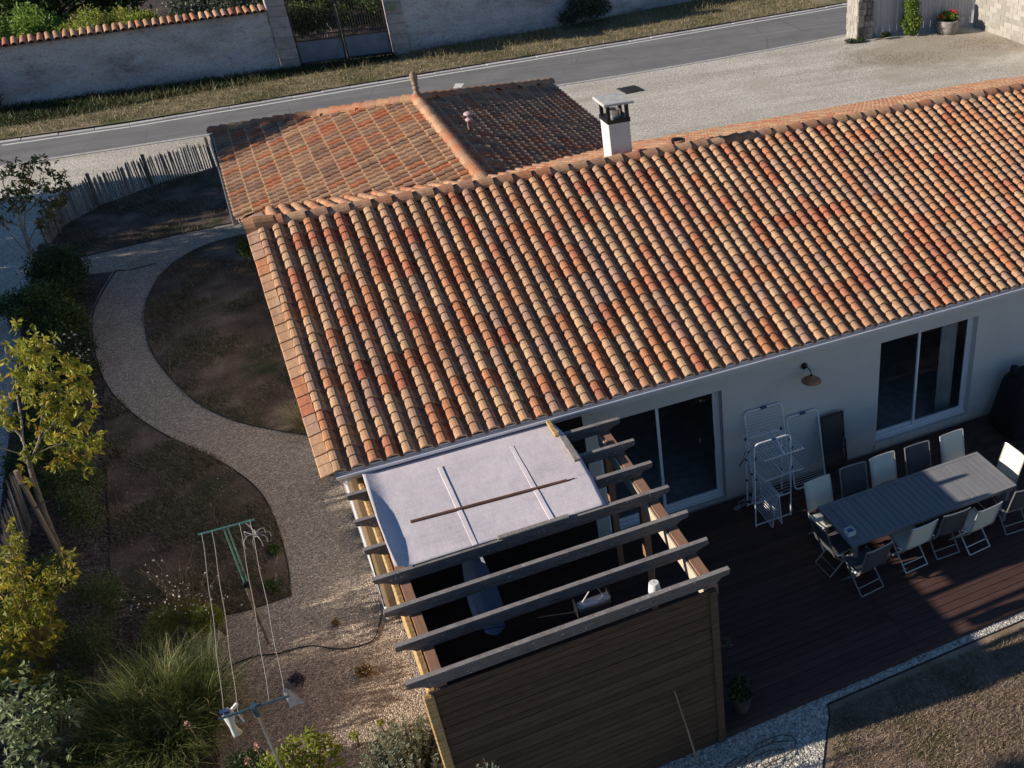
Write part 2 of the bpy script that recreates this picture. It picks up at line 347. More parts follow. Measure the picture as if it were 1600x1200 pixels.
# ------------------------------------------------------------------ mesh helpers
class MB:
    def __init__(s): s.v = []; s.f = []; s.r = []; s.m = []
    def add(s, vs, fs, r=None, mi=0):
        o = len(s.v); s.v += [tuple(map(float, q)) for q in vs]; s.f += [tuple(i + o for i in q) for q in fs]
        s.r += [R.random() if r is None else r] * len(fs); s.m += [mi] * len(fs)
        return s
    def box(s, x0, x1, y0, y1, z0, z1, mi=0, r=None):
        return s.add([(x0, y0, z0), (x1, y0, z0), (x1, y1, z0), (x0, y1, z0), (x0, y0, z1), (x1, y0, z1), (x1, y1, z1), (x0, y1, z1)],
                     [(0, 3, 2, 1), (4, 5, 6, 7), (0, 1, 5, 4), (1, 2, 6, 5), (2, 3, 7, 6), (3, 0, 4, 7)], r, mi)
    def bbox(s, x0, x1, y0, y1, z0, z1, b=.006, mi=0, r=None):
        """box with chamfered upright and top edges"""
        def ring(x0, x1, y0, y1, z, b):
            return [(x0 + b, y0, z), (x1 - b, y0, z), (x1, y0 + b, z), (x1, y1 - b, z), (x1 - b, y1, z), (x0 + b, y1, z), (x0, y1 - b, z), (x0, y0 + b, z)]
        vs = ring(x0, x1, y0, y1, z0, b) + ring(x0, x1, y0, y1, z1 - b, b) + ring(x0 + b, x1 - b, y0 + b, y1 - b, z1, b * .5)
        fs = [tuple(range(7, -1, -1)), tuple(range(16, 24))]
        for k in (0, 8):
            fs += [(k + i, k + (i + 1) % 8, k + 8 + (i + 1) % 8, k + 8 + i) for i in range(8)]
        return s.add(vs, fs, r, mi)
    def tube(s, pts, rad, n=6, mi=0, r=None, closed=False):
        pts = [Vector(p) for p in pts]; k = len(pts)
        rads = rad if isinstance(rad, (list, tuple)) else [rad] * k
        vs, fs = [], []
        up = None
        for i, p in enumerate(pts):
            if closed: t = pts[(i + 1) % k] - pts[i - 1]
            else: t = pts[min(i + 1, k - 1)] - pts[max(i - 1, 0)]
            if t.length < 1e-9: t = Vector((0, 0, 1))
            t.normalize()
            if up is None:
                up = Vector((0, 0, 1)) if abs(t.z) < .9 else Vector((1, 0, 0))
            q = t.cross(up)
            if q.length < 1e-4: q = t.cross(Vector((0, 1, 0)))
            q.normalize(); up = q.cross(t).normalized(); w = up
            for j in range(n):
                an = 2 * math.pi * j / n
                vs.append(p + (q * math.cos(an) + w * math.sin(an)) * rads[i])
        for i in range(k if closed else k - 1):
            a, b = i * n, ((i + 1) % k) * n
            for j in range(n):
                fs.append((a + j, a + (j + 1) % n, b + (j + 1) % n, b + j))
        if not closed:
            fs.append(tuple(range(n - 1, -1, -1))); fs.append(tuple((k - 1) * n + j for j in range(n)))
        return s.add(vs, fs, r, mi)
    def lathe(s, prof, c=(0, 0, 0), n=16, mi=0, r=None, caps=True):
        vs, fs = [], []
        for rr, z in prof:
            for j in range(n):
                an = 2 * math.pi * j / n
                vs.append((c[0] + rr * math.cos(an), c[1] + rr * math.sin(an), c[2] + z))
        for i in range(len(prof) - 1):
            for j in range(n):
                fs.append((i * n + j, i * n + (j + 1) % n, (i + 1) * n + (j + 1) % n, (i + 1) * n + j))
        if caps:
            fs.append(tuple(range(n - 1, -1, -1))); fs.append(tuple((len(prof) - 1) * n + j for j in range(n)))
        return s.add(vs, fs, r, mi)
    def prism(s, poly, ax, a0, a1, mi=0, r=None):
        """poly of 2-D points extruded along axis ax ('x','y' or 'z')"""
        def P(u, w, t): return {'x': (t, u, w), 'y': (u, t, w), 'z': (u, w, t)}[ax]
        n = len(poly)
        vs = [P(u, w, a0) for u, w in poly] + [P(u, w, a1) for u, w in poly]
        fs = [tuple(range(n)), tuple(range(2 * n - 1, n - 1, -1))] + [(i, i + n, (i + 1) % n + n, (i + 1) % n) for i in range(n)]
        return s.add(vs, fs, r, mi)
    def mesh(s, name, mats, smooth=False):
        me = bpy.data.meshes.new(name); me.from_pydata(s.v, [], s.f)
        for m in (mats if isinstance(mats, (list, tuple)) else [mats]): me.materials.append(m)
        me.polygons.foreach_set('material_index', s.m)
        if smooth: me.polygons.foreach_set('use_smooth', [True] * len(s.f))
        return me
    def build(s, name, mats, parent=None, smooth=False, attr=False, fix=True):
        me = s.mesh(name, mats, smooth)
        if attr:
            at = me.attributes.new('rnd', 'FLOAT', 'FACE'); at.data.foreach_set('value', s.r)
        if fix:
            import bmesh
            b = bmesh.new(); b.from_mesh(me); bmesh.ops.recalc_face_normals(b, faces=b.faces); b.to_mesh(me); b.free()
        return link(name, me, parent)

def wloc(o):
    v = Vector((0, 0, 0))
    while o is not None: v += o.location; o = o.parent
    return v

def link(name, me, parent=None):
    o = bpy.data.objects.new(name, me); COL.objects.link(o)
    if parent is not None:
        o.parent = parent; o.location = -wloc(parent)
    return o

def tag(o, label=None, cat=None, group=None, kind=None):
    if label: o['label'] = label
    if cat: o['category'] = cat
    if group: o['group'] = group
    if kind: o['kind'] = kind
    return o

def empty(name, loc, label, cat, group=None):
    o = bpy.data.objects.new(name, None); COL.objects.link(o); o.location = loc; o.empty_display_size = .2
    return tag(o, label, cat, group)

def copy_tree(o, parent=None):
    c = o.copy(); COL.objects.link(c)
    if parent is not None: c.parent = parent
    for ch in list(o.children): copy_tree(ch, c)
    return c

def np_mesh(name, V, F, mat, parent=None, rnd=None, smooth=False, local=None):
    """V (n,3) array, F (m,k) index array"""
    me = bpy.data.meshes.new(name)
    m, k = F.shape
    me.vertices.add(len(V)); me.vertices.foreach_set('co', np.ascontiguousarray(V, dtype=np.float32).ravel())
    me.loops.add(m * k); me.loops.foreach_set('vertex_index', np.ascontiguousarray(F, dtype=np.int32).ravel())
    me.polygons.add(m); me.polygons.foreach_set('loop_start', np.arange(0, m * k, k, dtype=np.int32))
    me.update(calc_edges=True)
    me.polygons.foreach_set('use_smooth', [smooth] * m)
    if rnd is not None:
        at = me.attributes.new('rnd', 'FLOAT', 'FACE'); at.data.foreach_set('value', np.asarray(rnd, dtype=np.float32))
    me.materials.append(mat)
    return link(name, me, parent)

def unit(a): return a / np.maximum(np.linalg.norm(a, axis=-1, keepdims=True), 1e-9)

def leaf_quads(P, size, aspect=.45, dirs=None, spread=1.0, droop=0., svar=.35):
    """one folded diamond leaf per point; returns V, F"""
    n = len(P)
    dd = RNG.normal(size=(n, 3)) * spread
    if dirs is not None: dd = dd + dirs
    dd[:, 2] -= droop
    dd = unit(dd)
    s = unit(np.cross(dd, RNG.normal(size=(n, 3))))
    L = (size * (1 + svar * RNG.uniform(-1, 1, n)))[:, None]
    nn = np.cross(dd, s)
    V = np.stack([P, P + dd * L * .5 + s * L * aspect * .5 + nn * L * .06, P + dd * L, P + dd * L * .5 - s * L * aspect * .5 + nn * L * .06], 1).reshape(-1, 3)
    F = np.arange(4 * n).reshape(n, 4)
    return V, F

def blob_points(blobs, n):
    """points through a set of (x, y, z, rx, ry, rz) ellipsoids, thicker towards the skin"""
    vol = np.array([b[3] * b[4] * b[5] for b in blobs]) ** (2 / 3); vol /= vol.sum()
    k = RNG.choice(len(blobs), n, p=vol); B = np.array(blobs)[k]
    q = unit(RNG.normal(size=(n, 3))); r = RNG.uniform(.15, 1, n) ** .45
    r = r * (1 + .22 * RNG.normal(size=n) * .6)
    return B[:, :3] + q * r[:, None] * B[:, 3:6], q

def lumpy(blobs, k, f=.5):
    """break each ellipsoid into k smaller clumps on its surface"""
    out = []
    for b in blobs:
        for _ in range(k):
            q = unit(RNG.normal(size=3)); q[2] = abs(q[2]) * .9 - .15
            c = np.array(b[:3]) + q * np.array(b[3:6]) * RNG.uniform(.45, .8)
            s = f * RNG.uniform(.6, 1.2)
            out.append((*c, b[3] * s, b[4] * s, b[5] * s))
    return out

def crown(name, blobs, n, size, mat, parent, aspect=.45, droop=.2, outward=.8, lumps=0, lf=.5, zmin=None):
    if lumps: blobs = lumpy(blobs, lumps, lf)
    P, q = blob_points(blobs, n)
    if zmin is not None: P[:, 2] = np.maximum(P[:, 2], zmin + RNG.uniform(0, .06, len(P)))
    V, F = leaf_quads(P, size, aspect, q * outward, .8, droop)
    return np_mesh(name, V, F, mat, parent, RNG.uniform(0, 1, len(F)))

def blades(name, P, h, w, mat, parent=None, lean=.35, hv=.5):
    """upright one-triangle grass blades at the points P"""
    n = len(P); an = RNG.uniform(0, 2 * np.pi, n)
    hh = h * (1 + hv * RNG.uniform(-1, 1, n)); le = RNG.normal(size=(n, 2)) * lean * hh[:, None]
    tip = P + np.stack([le[:, 0], le[:, 1], hh], 1)
    s = np.stack([np.cos(an), np.sin(an), np.zeros(n)], 1) * w
    V = np.stack([P - s, P + s, tip], 1).reshape(-1, 3)
    return np_mesh(name, V, np.arange(3 * n).reshape(n, 3), mat, parent, RNG.uniform(0, 1, n))

def in_poly(P, poly):
    x, y = P[:, 0], P[:, 1]; ins = np.zeros(len(P), bool); j = len(poly) - 1
    for i in range(len(poly)):
        xi, yi = poly[i]; xj, yj = poly[j]
        c = ((yi > y) != (yj > y)) & (x < (xj - xi) * (y - yi) / ((yj - yi) or 1e-9) + xi)
        ins ^= c; j = i
    return ins

def scatter(poly, n, z):
    a = np.array(poly); lo, hi = a.min(0), a.max(0)
    P = np.empty((0, 2))
    while len(P) < n:
        q = RNG.uniform(lo, hi, (n * 2, 2)); P = np.concatenate([P, q[in_poly(q, poly)]])
    P = P[:n]
    return np.column_stack([P, np.full(n, z)])

def smooth_line(pts, k=6, closed=False):
    """Catmull-Rom through the points"""
    P = [np.array(p, float) for p in pts]; n = len(P); out = []
    for i in range(n if closed else n - 1):
        p0 = P[(i - 1) % n] if closed or i > 0 else P[0]; p1 = P[i]; p2 = P[(i + 1) % n]
        p3 = P[(i + 2) % n] if closed or i + 2 < n else P[-1]
        for j in range(k):
            t = j / k
            out.append(tuple(.5 * (2 * p1 + (p2 - p0) * t + (2 * p0 - 5 * p1 + 4 * p2 - p3) * t * t + (3 * p1 - p0 - 3 * p2 + p3) * t ** 3)))
    if not closed: out.append(tuple(P[-1]))
    return out

def sheet(name, poly, z, mat, parent=None):
    import bmesh
    b = bmesh.new(); vs = [b.verts.new((x, y, z)) for x, y in poly]; f = b.faces.new(vs)
    f.normal_update()
    if f.normal.z < 0: f.normal_flip()
    bmesh.ops.triangulate(b, faces=b.faces[:])
    me = bpy.data.meshes.new(name); b.to_mesh(me); b.free(); me.materials.append(mat)
    o = link(name, me, parent); o['kind'] = 'structure'
    return o

# ================================================================== THE SETTING
GZ = -.08
sheet('ground', [(-120, -120), (160, -120), (160, 160), (-120, 160)], -.125, M['lane'])

# garden gravel, path, lawns
gp = [(-4.95, -9), (.5, -9), (.5, 21.7), (-.5, 21.45), (-2.25, 20.7), (-3.58, 19.75), (-4.35, 18.7), (-4.8, 17.6), (-5.0, 14)]
sheet('gravel_path', gp, -.092, M['path'])
outer = [(-.37, 16.71), (-1.44, 16.62), (-2.46, 16.47), (-3.92, 16.22)]
outer2 = smooth_line([(-3.18, 14.97), (-3.45, 13.9), (-3.66, 12.61), (-3.62, 10.98), (-3.41, 9.29), (-3.05, 8.04), (-2.55, 6.91), (-2.06, 6.07), (-1.60, 5.26), (-1.22, 4.37), (-1.05, 3.61), (-.98, 2.64), (-.97, 1.77), (-1.02, 1.14)], 5)
inner = smooth_line([(-.30, 15.76), (-1.06, 15.59), (-1.66, 15.15), (-2.19, 14.34), (-2.53, 13.21), (-2.66, 11.89), (-2.57, 10.3), (-2.24, 8.79), (-1.86, 7.65), (-1.37, 6.75), (-.78, 6.06), (-.21, 5.51), (.2, 5.2)], 5)
bed_edge = smooth_line([(-3.41, 9.29), (-3.47, 8.6), (-3.43, 6.81), (-3.41, 5.1), (-3.38, 4.13), (-3.39, 3.17), (-3.32, 2.64), (-3.08, 2.04), (-2.75, 1.62), (-2.3, 1.3), (-1.7, 1.12), (-1.02, 1.14)], 4)
i0 = min(range(len(outer2)), key=lambda i: abs(outer2[i][1] - 9.29))
lawn_a = [p for p in outer2[i0:]] + bed_edge[::-1][1:-1]
lawn_b = inner + [(.2, 15.76)]
lawn_c = [(.2, 16.75)] + outer + [(-4.3, 17.2), (-4.7, 17.7), (-4.25, 18.7), (-3.5, 19.65), (-2.2, 20.6), (-.5, 21.3), (.2, 21.5)]
lawn_d = [(4.99, -4.56), (4.9, -4.75), (4.70, -5.01), (4.41, -5.42), (4.0, -6.0), (3.4, -7.0), (3.0, -12), (40, -14), (40, -4.62), (18, -4.62)]
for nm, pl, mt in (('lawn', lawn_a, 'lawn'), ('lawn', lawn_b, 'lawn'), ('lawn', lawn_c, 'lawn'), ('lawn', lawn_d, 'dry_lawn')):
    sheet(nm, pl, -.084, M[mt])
bed = [(-4.95, -9), (-2.2, -9), (-2.3, -3), (-2.2, -1.5), (-2.5, .3), (-2.3, 1.25), (-2.7, 1.8), (-3.2, 2.6), (-3.3, 3.2), (-3.3, 5.1), (-3.35, 6.8), (-3.4, 8.7), (-3.44, 9.3), (-3.68, 11), (-3.74, 12.6), (-3.52, 13.9), (-3.25, 14.95), (-3.85, 15.1), (-3.95, 16.2), (-4.4, 17.2), (-4.85, 17.6), (-5.0, 14)]
sheet('planting_bed', bed, -.088, M['mulch'])
sheet('white_gravel_strip', [(.2, -4.40), (20, -4.40), (20, -4.6), (4.99, -4.54), (4.9, -4.75), (4.70, -5.01), (4.41, -5.42), (4.0, -6.0), (3.4, -7.0), (3.0, -10), (.2, -10)], -.080, M['white_gravel'])
mb = MB()
for ln in (outer2, inner, bed_edge, [(20, -4.6), (4.99, -4.54)], smooth_line([(4.99, -4.54), (4.9, -4.75), (4.70, -5.01), (4.41, -5.42), (4.0, -6.0), (3.4, -7.0), (3.0, -10)], 4), outer, [(-3.18, 14.97), (-2.9, 14.85), (-2.35, 14.95)]):
    mb.tube([(x, y, GZ - .004) for x, y in ln], .013, 5)
tag(mb.build('path_edging', M['edging']), kind='structure')

for pl, n, h, mt in ((lawn_a, 24000, .035, 'blade_dry'), (lawn_b, 20000, .035, 'blade_dry'), (lawn_c, 9000, .04, 'blade_dry')):
    P = scatter(pl, n * 3, GZ)
    f_ = np.sin(P[:, 0] * 2.3 + 1.1 * np.sin(P[:, 1] * 1.7)) + np.sin(P[:, 1] * 2.9 + P[:, 0] * 1.3) + np.sin(P[:, 0] * 6.1 - P[:, 1] * 4.3) * .7
    P = P[f_ + RNG.normal(size=len(P)) * .7 > .5]; P[:, :2] += RNG.normal(size=(len(P), 2)) * .035
    tag(blades('dry_grass', P, h * 1.5, .006, M[mt], None, .8), kind='stuff')
near = [(4.99, -4.66), (4.75, -5.1), (4.45, -5.5), (4.05, -6.1), (3.5, -7), (12, -7), (12, -4.7)]
tag(blades('dry_grass', scatter(near, 60000, GZ), .036, .005, M['blade_straw'], None, .9), kind='stuff')
def specks(name, poly, n, size, mat, z=GZ + .005):
    P = scatter(poly, n, z); P[:, 2] += RNG.uniform(0, .012, n)
    dd = RNG.normal(size=(n, 3)); dd[:, 2] *= .25
    V, F = leaf_quads(P, size, .6, dd * 3, .3, 0)
    return tag(np_mesh(name, V, F, mat, None, RNG.uniform(0, 1, len(F))), kind='stuff')
specks('fallen_leaves', lawn_a, 700, .022, M['leaf_fallen'])
specks('fallen_leaves', lawn_b, 350, .022, M['leaf_fallen'])
specks('fallen_leaves', lawn_c, 160, .022, M['leaf_fallen'])
specks('fallen_leaves', near, 90, .03, M['leaf_fallen'])
specks('fallen_leaves', [(-1, -4), (.2, -4), (.2, 5), (-.8, 5)], 60, .03, M['leaf_fallen'])

# loose stones proud of the gravel
def pebbles(name, poly, n, s0, s1, mat, z):
    P = scatter(poly, n, z); q = np.array([(1, 0, 0), (-.5, .87, 0), (-.5, -.87, 0), (0, 0, .75)])
    an = RNG.uniform(0, 6.28, n); sc = RNG.uniform(s0, s1, n); c, s = np.cos(an), np.sin(an)
    V = np.empty((n, 4, 3))
    for i in range(4):
        V[:, i, 0] = (q[i, 0] * c - q[i, 1] * s) * sc; V[:, i, 1] = (q[i, 0] * s + q[i, 1] * c) * sc * RNG.uniform(.6, 1, n); V[:, i, 2] = q[i, 2] * sc
    V += P[:, None, :]
    F = (np.arange(n)[:, None, None] * 4 + np.array([(0, 1, 3), (1, 2, 3), (2, 0, 3)])[None]).reshape(-1, 3)
    o = np_mesh(name, V.reshape(-1, 3), F, mat, None, np.repeat(RNG.uniform(0, 1, n), 3)); return tag(o, kind='stuff')
M['pebble'] = pieces('pebble', [(0, (.22, .185, .155)), (.4, (.36, .30, .255)), (.8, (.48, .42, .36)), (1, (.62, .56, .49))], .9, (1, 1, 1), 30, .15, 0)
M['pebble_white'] = pieces('white_pebble', [(0, (.30, .28, .24)), (.5, (.56, .53, .46)), (1, (.76, .73, .66))], .9, (1, 1, 1), 30, .1, 0)
walk = [(-.95, 1.2), (-1.0, 3.5), (-1.5, 5.2), (-2.5, 7), (-3.3, 9.3), (-3.6, 12), (-3.2, 14.8), (-2.4, 16.4), (-.4, 16.6), (-.4, 15.9), (-2.2, 14.4), (-2.6, 12), (-2.2, 8.8), (-1.3, 6.7), (.1, 5.2), (.2, -4), (-2.2, -4), (-2.4, .4), (-2.2, 1.05)]
pebbles('gravel_stones', walk, 42000, .004, .010, M['pebble'], -.09)
pebbles('white_gravel_stones', [(.3, -4.42), (12, -4.42), (12, -4.56), (4.95, -4.53), (4.85, -4.8), (4.6, -5.15), (4.3, -5.55), (3.7, -6.5), (.3, -6.5)], 22000, .008, .017, M['pebble_white'], -.08)

# road, kerb, verge, line
far = [(-60, 26.6), (-6.15, 26.88), (-2.66, 26.95), (1.19, 27.33), (6.69, 27.98), (10.31, 28.33), (15.6, 28.9), (24.05, 29.96), (34, 31.3), (80, 38)]
nearr = [(-60, 24.4), (-6.03, 24.63), (-.91, 24.75), (5, 24.75), (10.74, 24.55), (14.02, 24.68), (19.66, 25.2), (23.8, 25.72), (34, 27.2), (80, 34)]
sheet('road', far + nearr[::-1], -.118, M['asphalt'])
mb = MB()
for i in range(1, 8):
    (x0, y0), (x1, y1) = far[i], far[i + 1]
    n_ = Vector((y1 - y0, -(x1 - x0), 0)).normalized()
    a0, a1 = Vector((x0, y0, -.114)) + n_ * .30, Vector((x1, y1, -.114)) + n_ * .30
    mb.add([a0, a1, a1 - n_ * .11, a0 - n_ * .11], [(0, 1, 2, 3)])
tag(mb.build('road_edge_line', M['mark']), kind='structure')
mb = MB(); mb.add([(7.44, 25.92, -.114), (7.70, 25.82, -.114), (7.95, 26.33, -.114), (7.66, 26.46, -.114)], [(0, 1, 2, 3)])
tag(mb.build('painted_road_mark', M['mark']), kind='structure')
kerb = MB(); kerb.box(-60, -59, 26.7, 26.9, -.125, -.05)
kerb_o = tag(kerb.build('kerb', M['kerb']), kind='structure')
ks = MB(); ks.bbox(-.49, .49, -.02, .32, -.05, .016, .008); ksm = ks.mesh('kerb_stone', M['kerb'])
def along(line, step):
    out = []; acc = 0.
    for (x0, y0), (x1, y1) in zip(line, line[1:]):
        L = math.hypot(x1 - x0, y1 - y0); t = acc
        while t < L:
            out.append((x0 + (x1 - x0) * t / L, y0 + (y1 - y0) * t / L, math.atan2(y1 - y0, x1 - x0))); t += step
        acc = t - L
    return out
for x, y, an in along(far[1:-2] + [(30, 30.75)], 1.0):
    o = link('kerb_stone', ksm, kerb_o); o.location = (x, y, -.118 + R.uniform(-.008, .008)); o.rotation_euler = (0, 0, an + R.uniform(-.01, .01))
mb = MB()                                            # flush concrete edge on the house side of the road
for i in range(1, 8):
    (x0, y0), (x1, y1) = nearr[i], nearr[i + 1]
    mb.add([(x0, y0, -.112), (x1, y1, -.112), (x1, y1 - .16, -.112), (x0, y0 - .16, -.112)], [(0, 1, 2, 3)])
tag(mb.build('road_edge_strip', M['concrete']), kind='structure')
verge_poly = [(-60, 26.8), (-6.15, 27.08), (-2.66, 27.15), (1.19, 27.53), (6.69, 28.18), (10.31, 28.53), (15.6, 29.1), (24.05, 30.16), (34, 31.5), (34, 37), (13.7, 32.6), (6.4, 31.4), (-60, 29.2)]
sheet('grass_verge', verge_poly, -.06, M['verge'])
vp_ = [(-7.5, 27.1), (1.19, 27.55), (6.69, 28.2), (15.6, 29.1), (25, 30.3), (25, 35), (13.7, 32.4), (6.4, 31.25), (-7.5, 30.6)]
tag(blades('verge_grass', scatter(vp_, 26000, -.06), .10, .012, M['blade_green'], None, .7), kind='stuff')
P = scatter([(-7.5, 28.8), (6.5, 29.6), (14, 30.6), (20, 32), (24, 33), (24, 34.5), (13.7, 32.3), (6.4, 31.2), (-7.5, 30.6)], 4500, -.06)
keep = np.sin(P[:, 0] * 1.7) + np.sin(P[:, 0] * .61 + 2) + RNG.normal(size=len(P)) * .5 > .1
tag(blades('tall_verge_grass', P[keep], .24, .012, M['blade_green'], None, .5), kind='stuff')
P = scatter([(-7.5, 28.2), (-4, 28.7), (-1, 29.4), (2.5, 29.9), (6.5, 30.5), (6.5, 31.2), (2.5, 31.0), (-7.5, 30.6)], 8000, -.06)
tag(blades('dark_verge_weeds', P, .15, .02, M['leaf_dark'], None, .7), kind='stuff')  # dark-leaved weeds thick along the foot of the wall
yard = [(11, 20), (24, 18), (31, 20), (29, 23.6), (24, 24.4), (18, 24.6), (12, 24)]
specks('fallen_leaves', yard, 160, .05, M['leaf_fallen'], -.12)
P = scatter([(20, 20.5), (29, 20), (28.9, 23.4), (23.5, 24.6), (21, 23)], 9000, -.124)
keep = np.sin(P[:, 0] * 1.3 + P[:, 1]) + np.sin(P[:, 1] * 2.1) + RNG.normal(size=len(P)) > .4
tag(blades('yard_weeds', P[keep], .04, .008, M['blade_straw'], None, 1.0), kind='stuff')
# manhole-like iron grate in the yard
t = empty('drain_cover', (12.9, 22.75, -.12), 'dark square drain cover lying in the pale gravel yard behind the chimney', 'drain cover')
mb = MB(); an = .12
c, s = math.cos(an), math.sin(an)
def rot2(x, y, cx=12.88, cy=22.76): return (cx + x * c - y * s, cy + x * s + y * c)
for (z0, z1, h, nm, mt) in ((-.126, -.098, .36, 'frame', 'iron'), (-.11, -.090, .31, 'plate', 'dark_metal')):
    mb = MB(); q = [rot2(sx * h, sy * h) for sx, sy in ((-1, -1), (1, -1), (1, 1), (-1, 1))]
    mb.prism(q, 'z', z0, z1); mb.build(nm, M[mt], t)
mb = MB()
for k in range(6):
    q = [rot2(-.26 + dx, -.25 + k * .1 + dy) for dx, dy in ((0, -.02), (.52, -.02), (.52, .02), (0, .02))]; mb.prism(q, 'z', -.092, -.082)
mb.build('grip_bars', M['iron'], t)

sheet('far_garden_ground', [(-60, 30.9), (3.1, 31.3), (6.5, 31.6), (13.9, 32.7), (30, 37.2), (60, 45), (60, 120), (-60, 120)], -.05, M['mulch'])
# ================================================================== FAR SIDE OF THE ROAD
def long_wall(name, label, pts, h0, h1, thick, z0=-.1, coping=None, seg=24):
    """a rough masonry wall along pts, its face uneven"""
    t = empty(name, (*pts[0], z0), label, 'wall')
    mb = MB()
    (x0, y0), (x1, y1) = pts; L = math.hypot(x1 - x0, y1 - y0); ux, uy = (x1 - x0) / L, (y1 - y0) / L; nx, ny = -uy, ux
    nz = 10; vs, fs = [], []
    for i in range(seg + 1):
        f = i / seg
        for j in range(nz + 1):
            g = j / nz; z = z0 + (h0 + (h1 - h0) * f - z0) * g
            o = R.uniform(-.025, .025) - .02 * (1 - g)
            vs.append((x0 + ux * L * f + nx * o, y0 + uy * L * f + ny * o, z))
    n1 = len(vs)
    for i in range(seg):
        for j in range(nz):
            a = i * (nz + 1) + j; fs.append((a, a + nz + 1, a + nz + 2, a + 1))
    vs += [(x + nx * thick, y + ny * thick, z) for x, y, z in vs[:]]
    fs += [tuple(q + n1 for q in f[::-1]) for f in fs]
    for i in range(seg):
        a, b = i * (nz + 1) + nz, (i + 1) * (nz + 1) + nz; fs.append((a, b, b + n1, a + n1))
    for j in range(nz):
        fs.append((j, j + 1, j + 1 + n1, j + n1)); q = seg * (nz + 1) + j; fs.append((q, q + 1, q + 1 + n1, q + n1))
    mb.add(vs, fs); mb.build('wall_body', M['wall_stone'], t)
    if coping:
        step = .245; n = int(L / step)
        ct = MB(); k = 8; vv = []; L2 = thick + .26
        for y_, rr, dz in ((-.13, .105, 0), (L2 - .13, .085, .10)):
            for q in range(k + 1):
                an_ = math.pi * q / k; vv.append((rr * math.cos(an_), y_, rr * math.sin(an_) + dz))
            for q in range(k + 1):
                an_ = math.pi * q / k; vv.append(((rr - .018) * math.cos(an_), y_, (rr - .018) * math.sin(an_) + dz))
        m = k + 1; ff = []
        for q in range(k):
            ff += [(q, q + 1, 2 * m + q + 1, 2 * m + q), (q, m + q, m + q + 1, q + 1), (m + q, 3 * m + q, 3 * m + q + 1, m + q + 1), (2 * m + q, 2 * m + q + 1, 3 * m + q + 1, 3 * m + q)]
        ct.add(vv, ff); cm = ct.mesh('coping_tile', M['tile'])
        an = math.atan2(y1 - y0, x1 - x0)
        pan = MB(); pan.add([(x0 - nx * .10, y0 - ny * .10, h0 - .01), (x1 - nx * .10, y1 - ny * .10, h1 - .01), (x1 + nx * (thick + .1), y1 + ny * (thick + .1), h1 + .08), (x0 + nx * (thick + .1), y0 + ny * (thick + .1), h0 + .08),
                             (x0 - nx * .10, y0 - ny * .10, h0 - .04), (x1 - nx * .10, y1 - ny * .10, h1 - .04), (x1 + nx * (thick + .1), y1 + ny * (thick + .1), h1 + .0), (x0 + nx * (thick + .1), y0 + ny * (thick + .1), h0 + .0)],
                            [(0, 1, 2, 3), (7, 6, 5, 4), (0, 4, 5, 1), (1, 5, 6, 2), (2, 6, 7, 3), (3, 7, 4, 0)]); pan.build('coping_bed', M['mortar_pink'], t)
        for i in range(n):
            f = (i + .5) / n
            o = link('coping_tile', cm, t)
            o.location = Vector((x0 + ux * L * f, y0 + uy * L * f, h0 + (h1 - h0) * f - .005)) - wloc(t); o.rotation_euler = (0, R.uniform(-.03, .03), an + R.uniform(-.05, .05))
    return t
long_wall('garden_wall', 'long grey rendered stone wall topped with red barrel tiles across the road', [(-7.6, 30.62), (2.44, 31.02)], 1.80, 2.0, .35, coping=True)
long_wall('garden_wall', 'tall grey stone wall right of the iron gate, without tiles on top', [(7.14, 31.35), (13.9, 32.45)], 2.6, 2.6, .4, seg=20)
long_wall('garden_wall', 'low whitish boundary wall behind the roadside bush and dry grass', [(13.92, 32.45), (30.0, 37.0)], 1.7, 1.7, .35, seg=24)
def gate_pillar(name, x0, x1, y0, y1, h, label):
    t = empty(name, ((x0 + x1) / 2, (y0 + y1) / 2, -.1), label, 'gate pillar')
    z = -.1; hs = [.42, .36, .40, .34, .38, .36, .40, .36]
    core = MB(); core.box(x0 + .03, x1 - .03, y0 + .03, y1 - .03, -.1, h - .05); core.build('core', M['mortar'], t)
    for k, q in enumerate(hs):
        if z + q > h: q = h - z
        if q < .1: break
        o = R.uniform(-.012, .012); g = .012
        mb = MB(); mb.bbox(x0 + o, x1 + o, y0 + o, y1 + o, z + g * .5, z + q - g * .5, .02); mb.build('stone_course', M['ashlar'], t); z += q
    cp = MB(); cp.bbox(x0 - .07, x1 + .07, y0 - .07, y1 + .07, h + .003, h + .12, .02); cp.build('cap', M['ashlar'], t)
gate_pillar('gate_pillar', 2.46, 3.10, 30.92, 31.5, 2.65, 'pale dressed stone gate pillar at the end of the tiled wall')
gate_pillar('gate_pillar', 6.50, 7.12, 31.15, 31.75, 2.75, 'darker stone gate pillar with a green patch, joined to the taller bare wall')
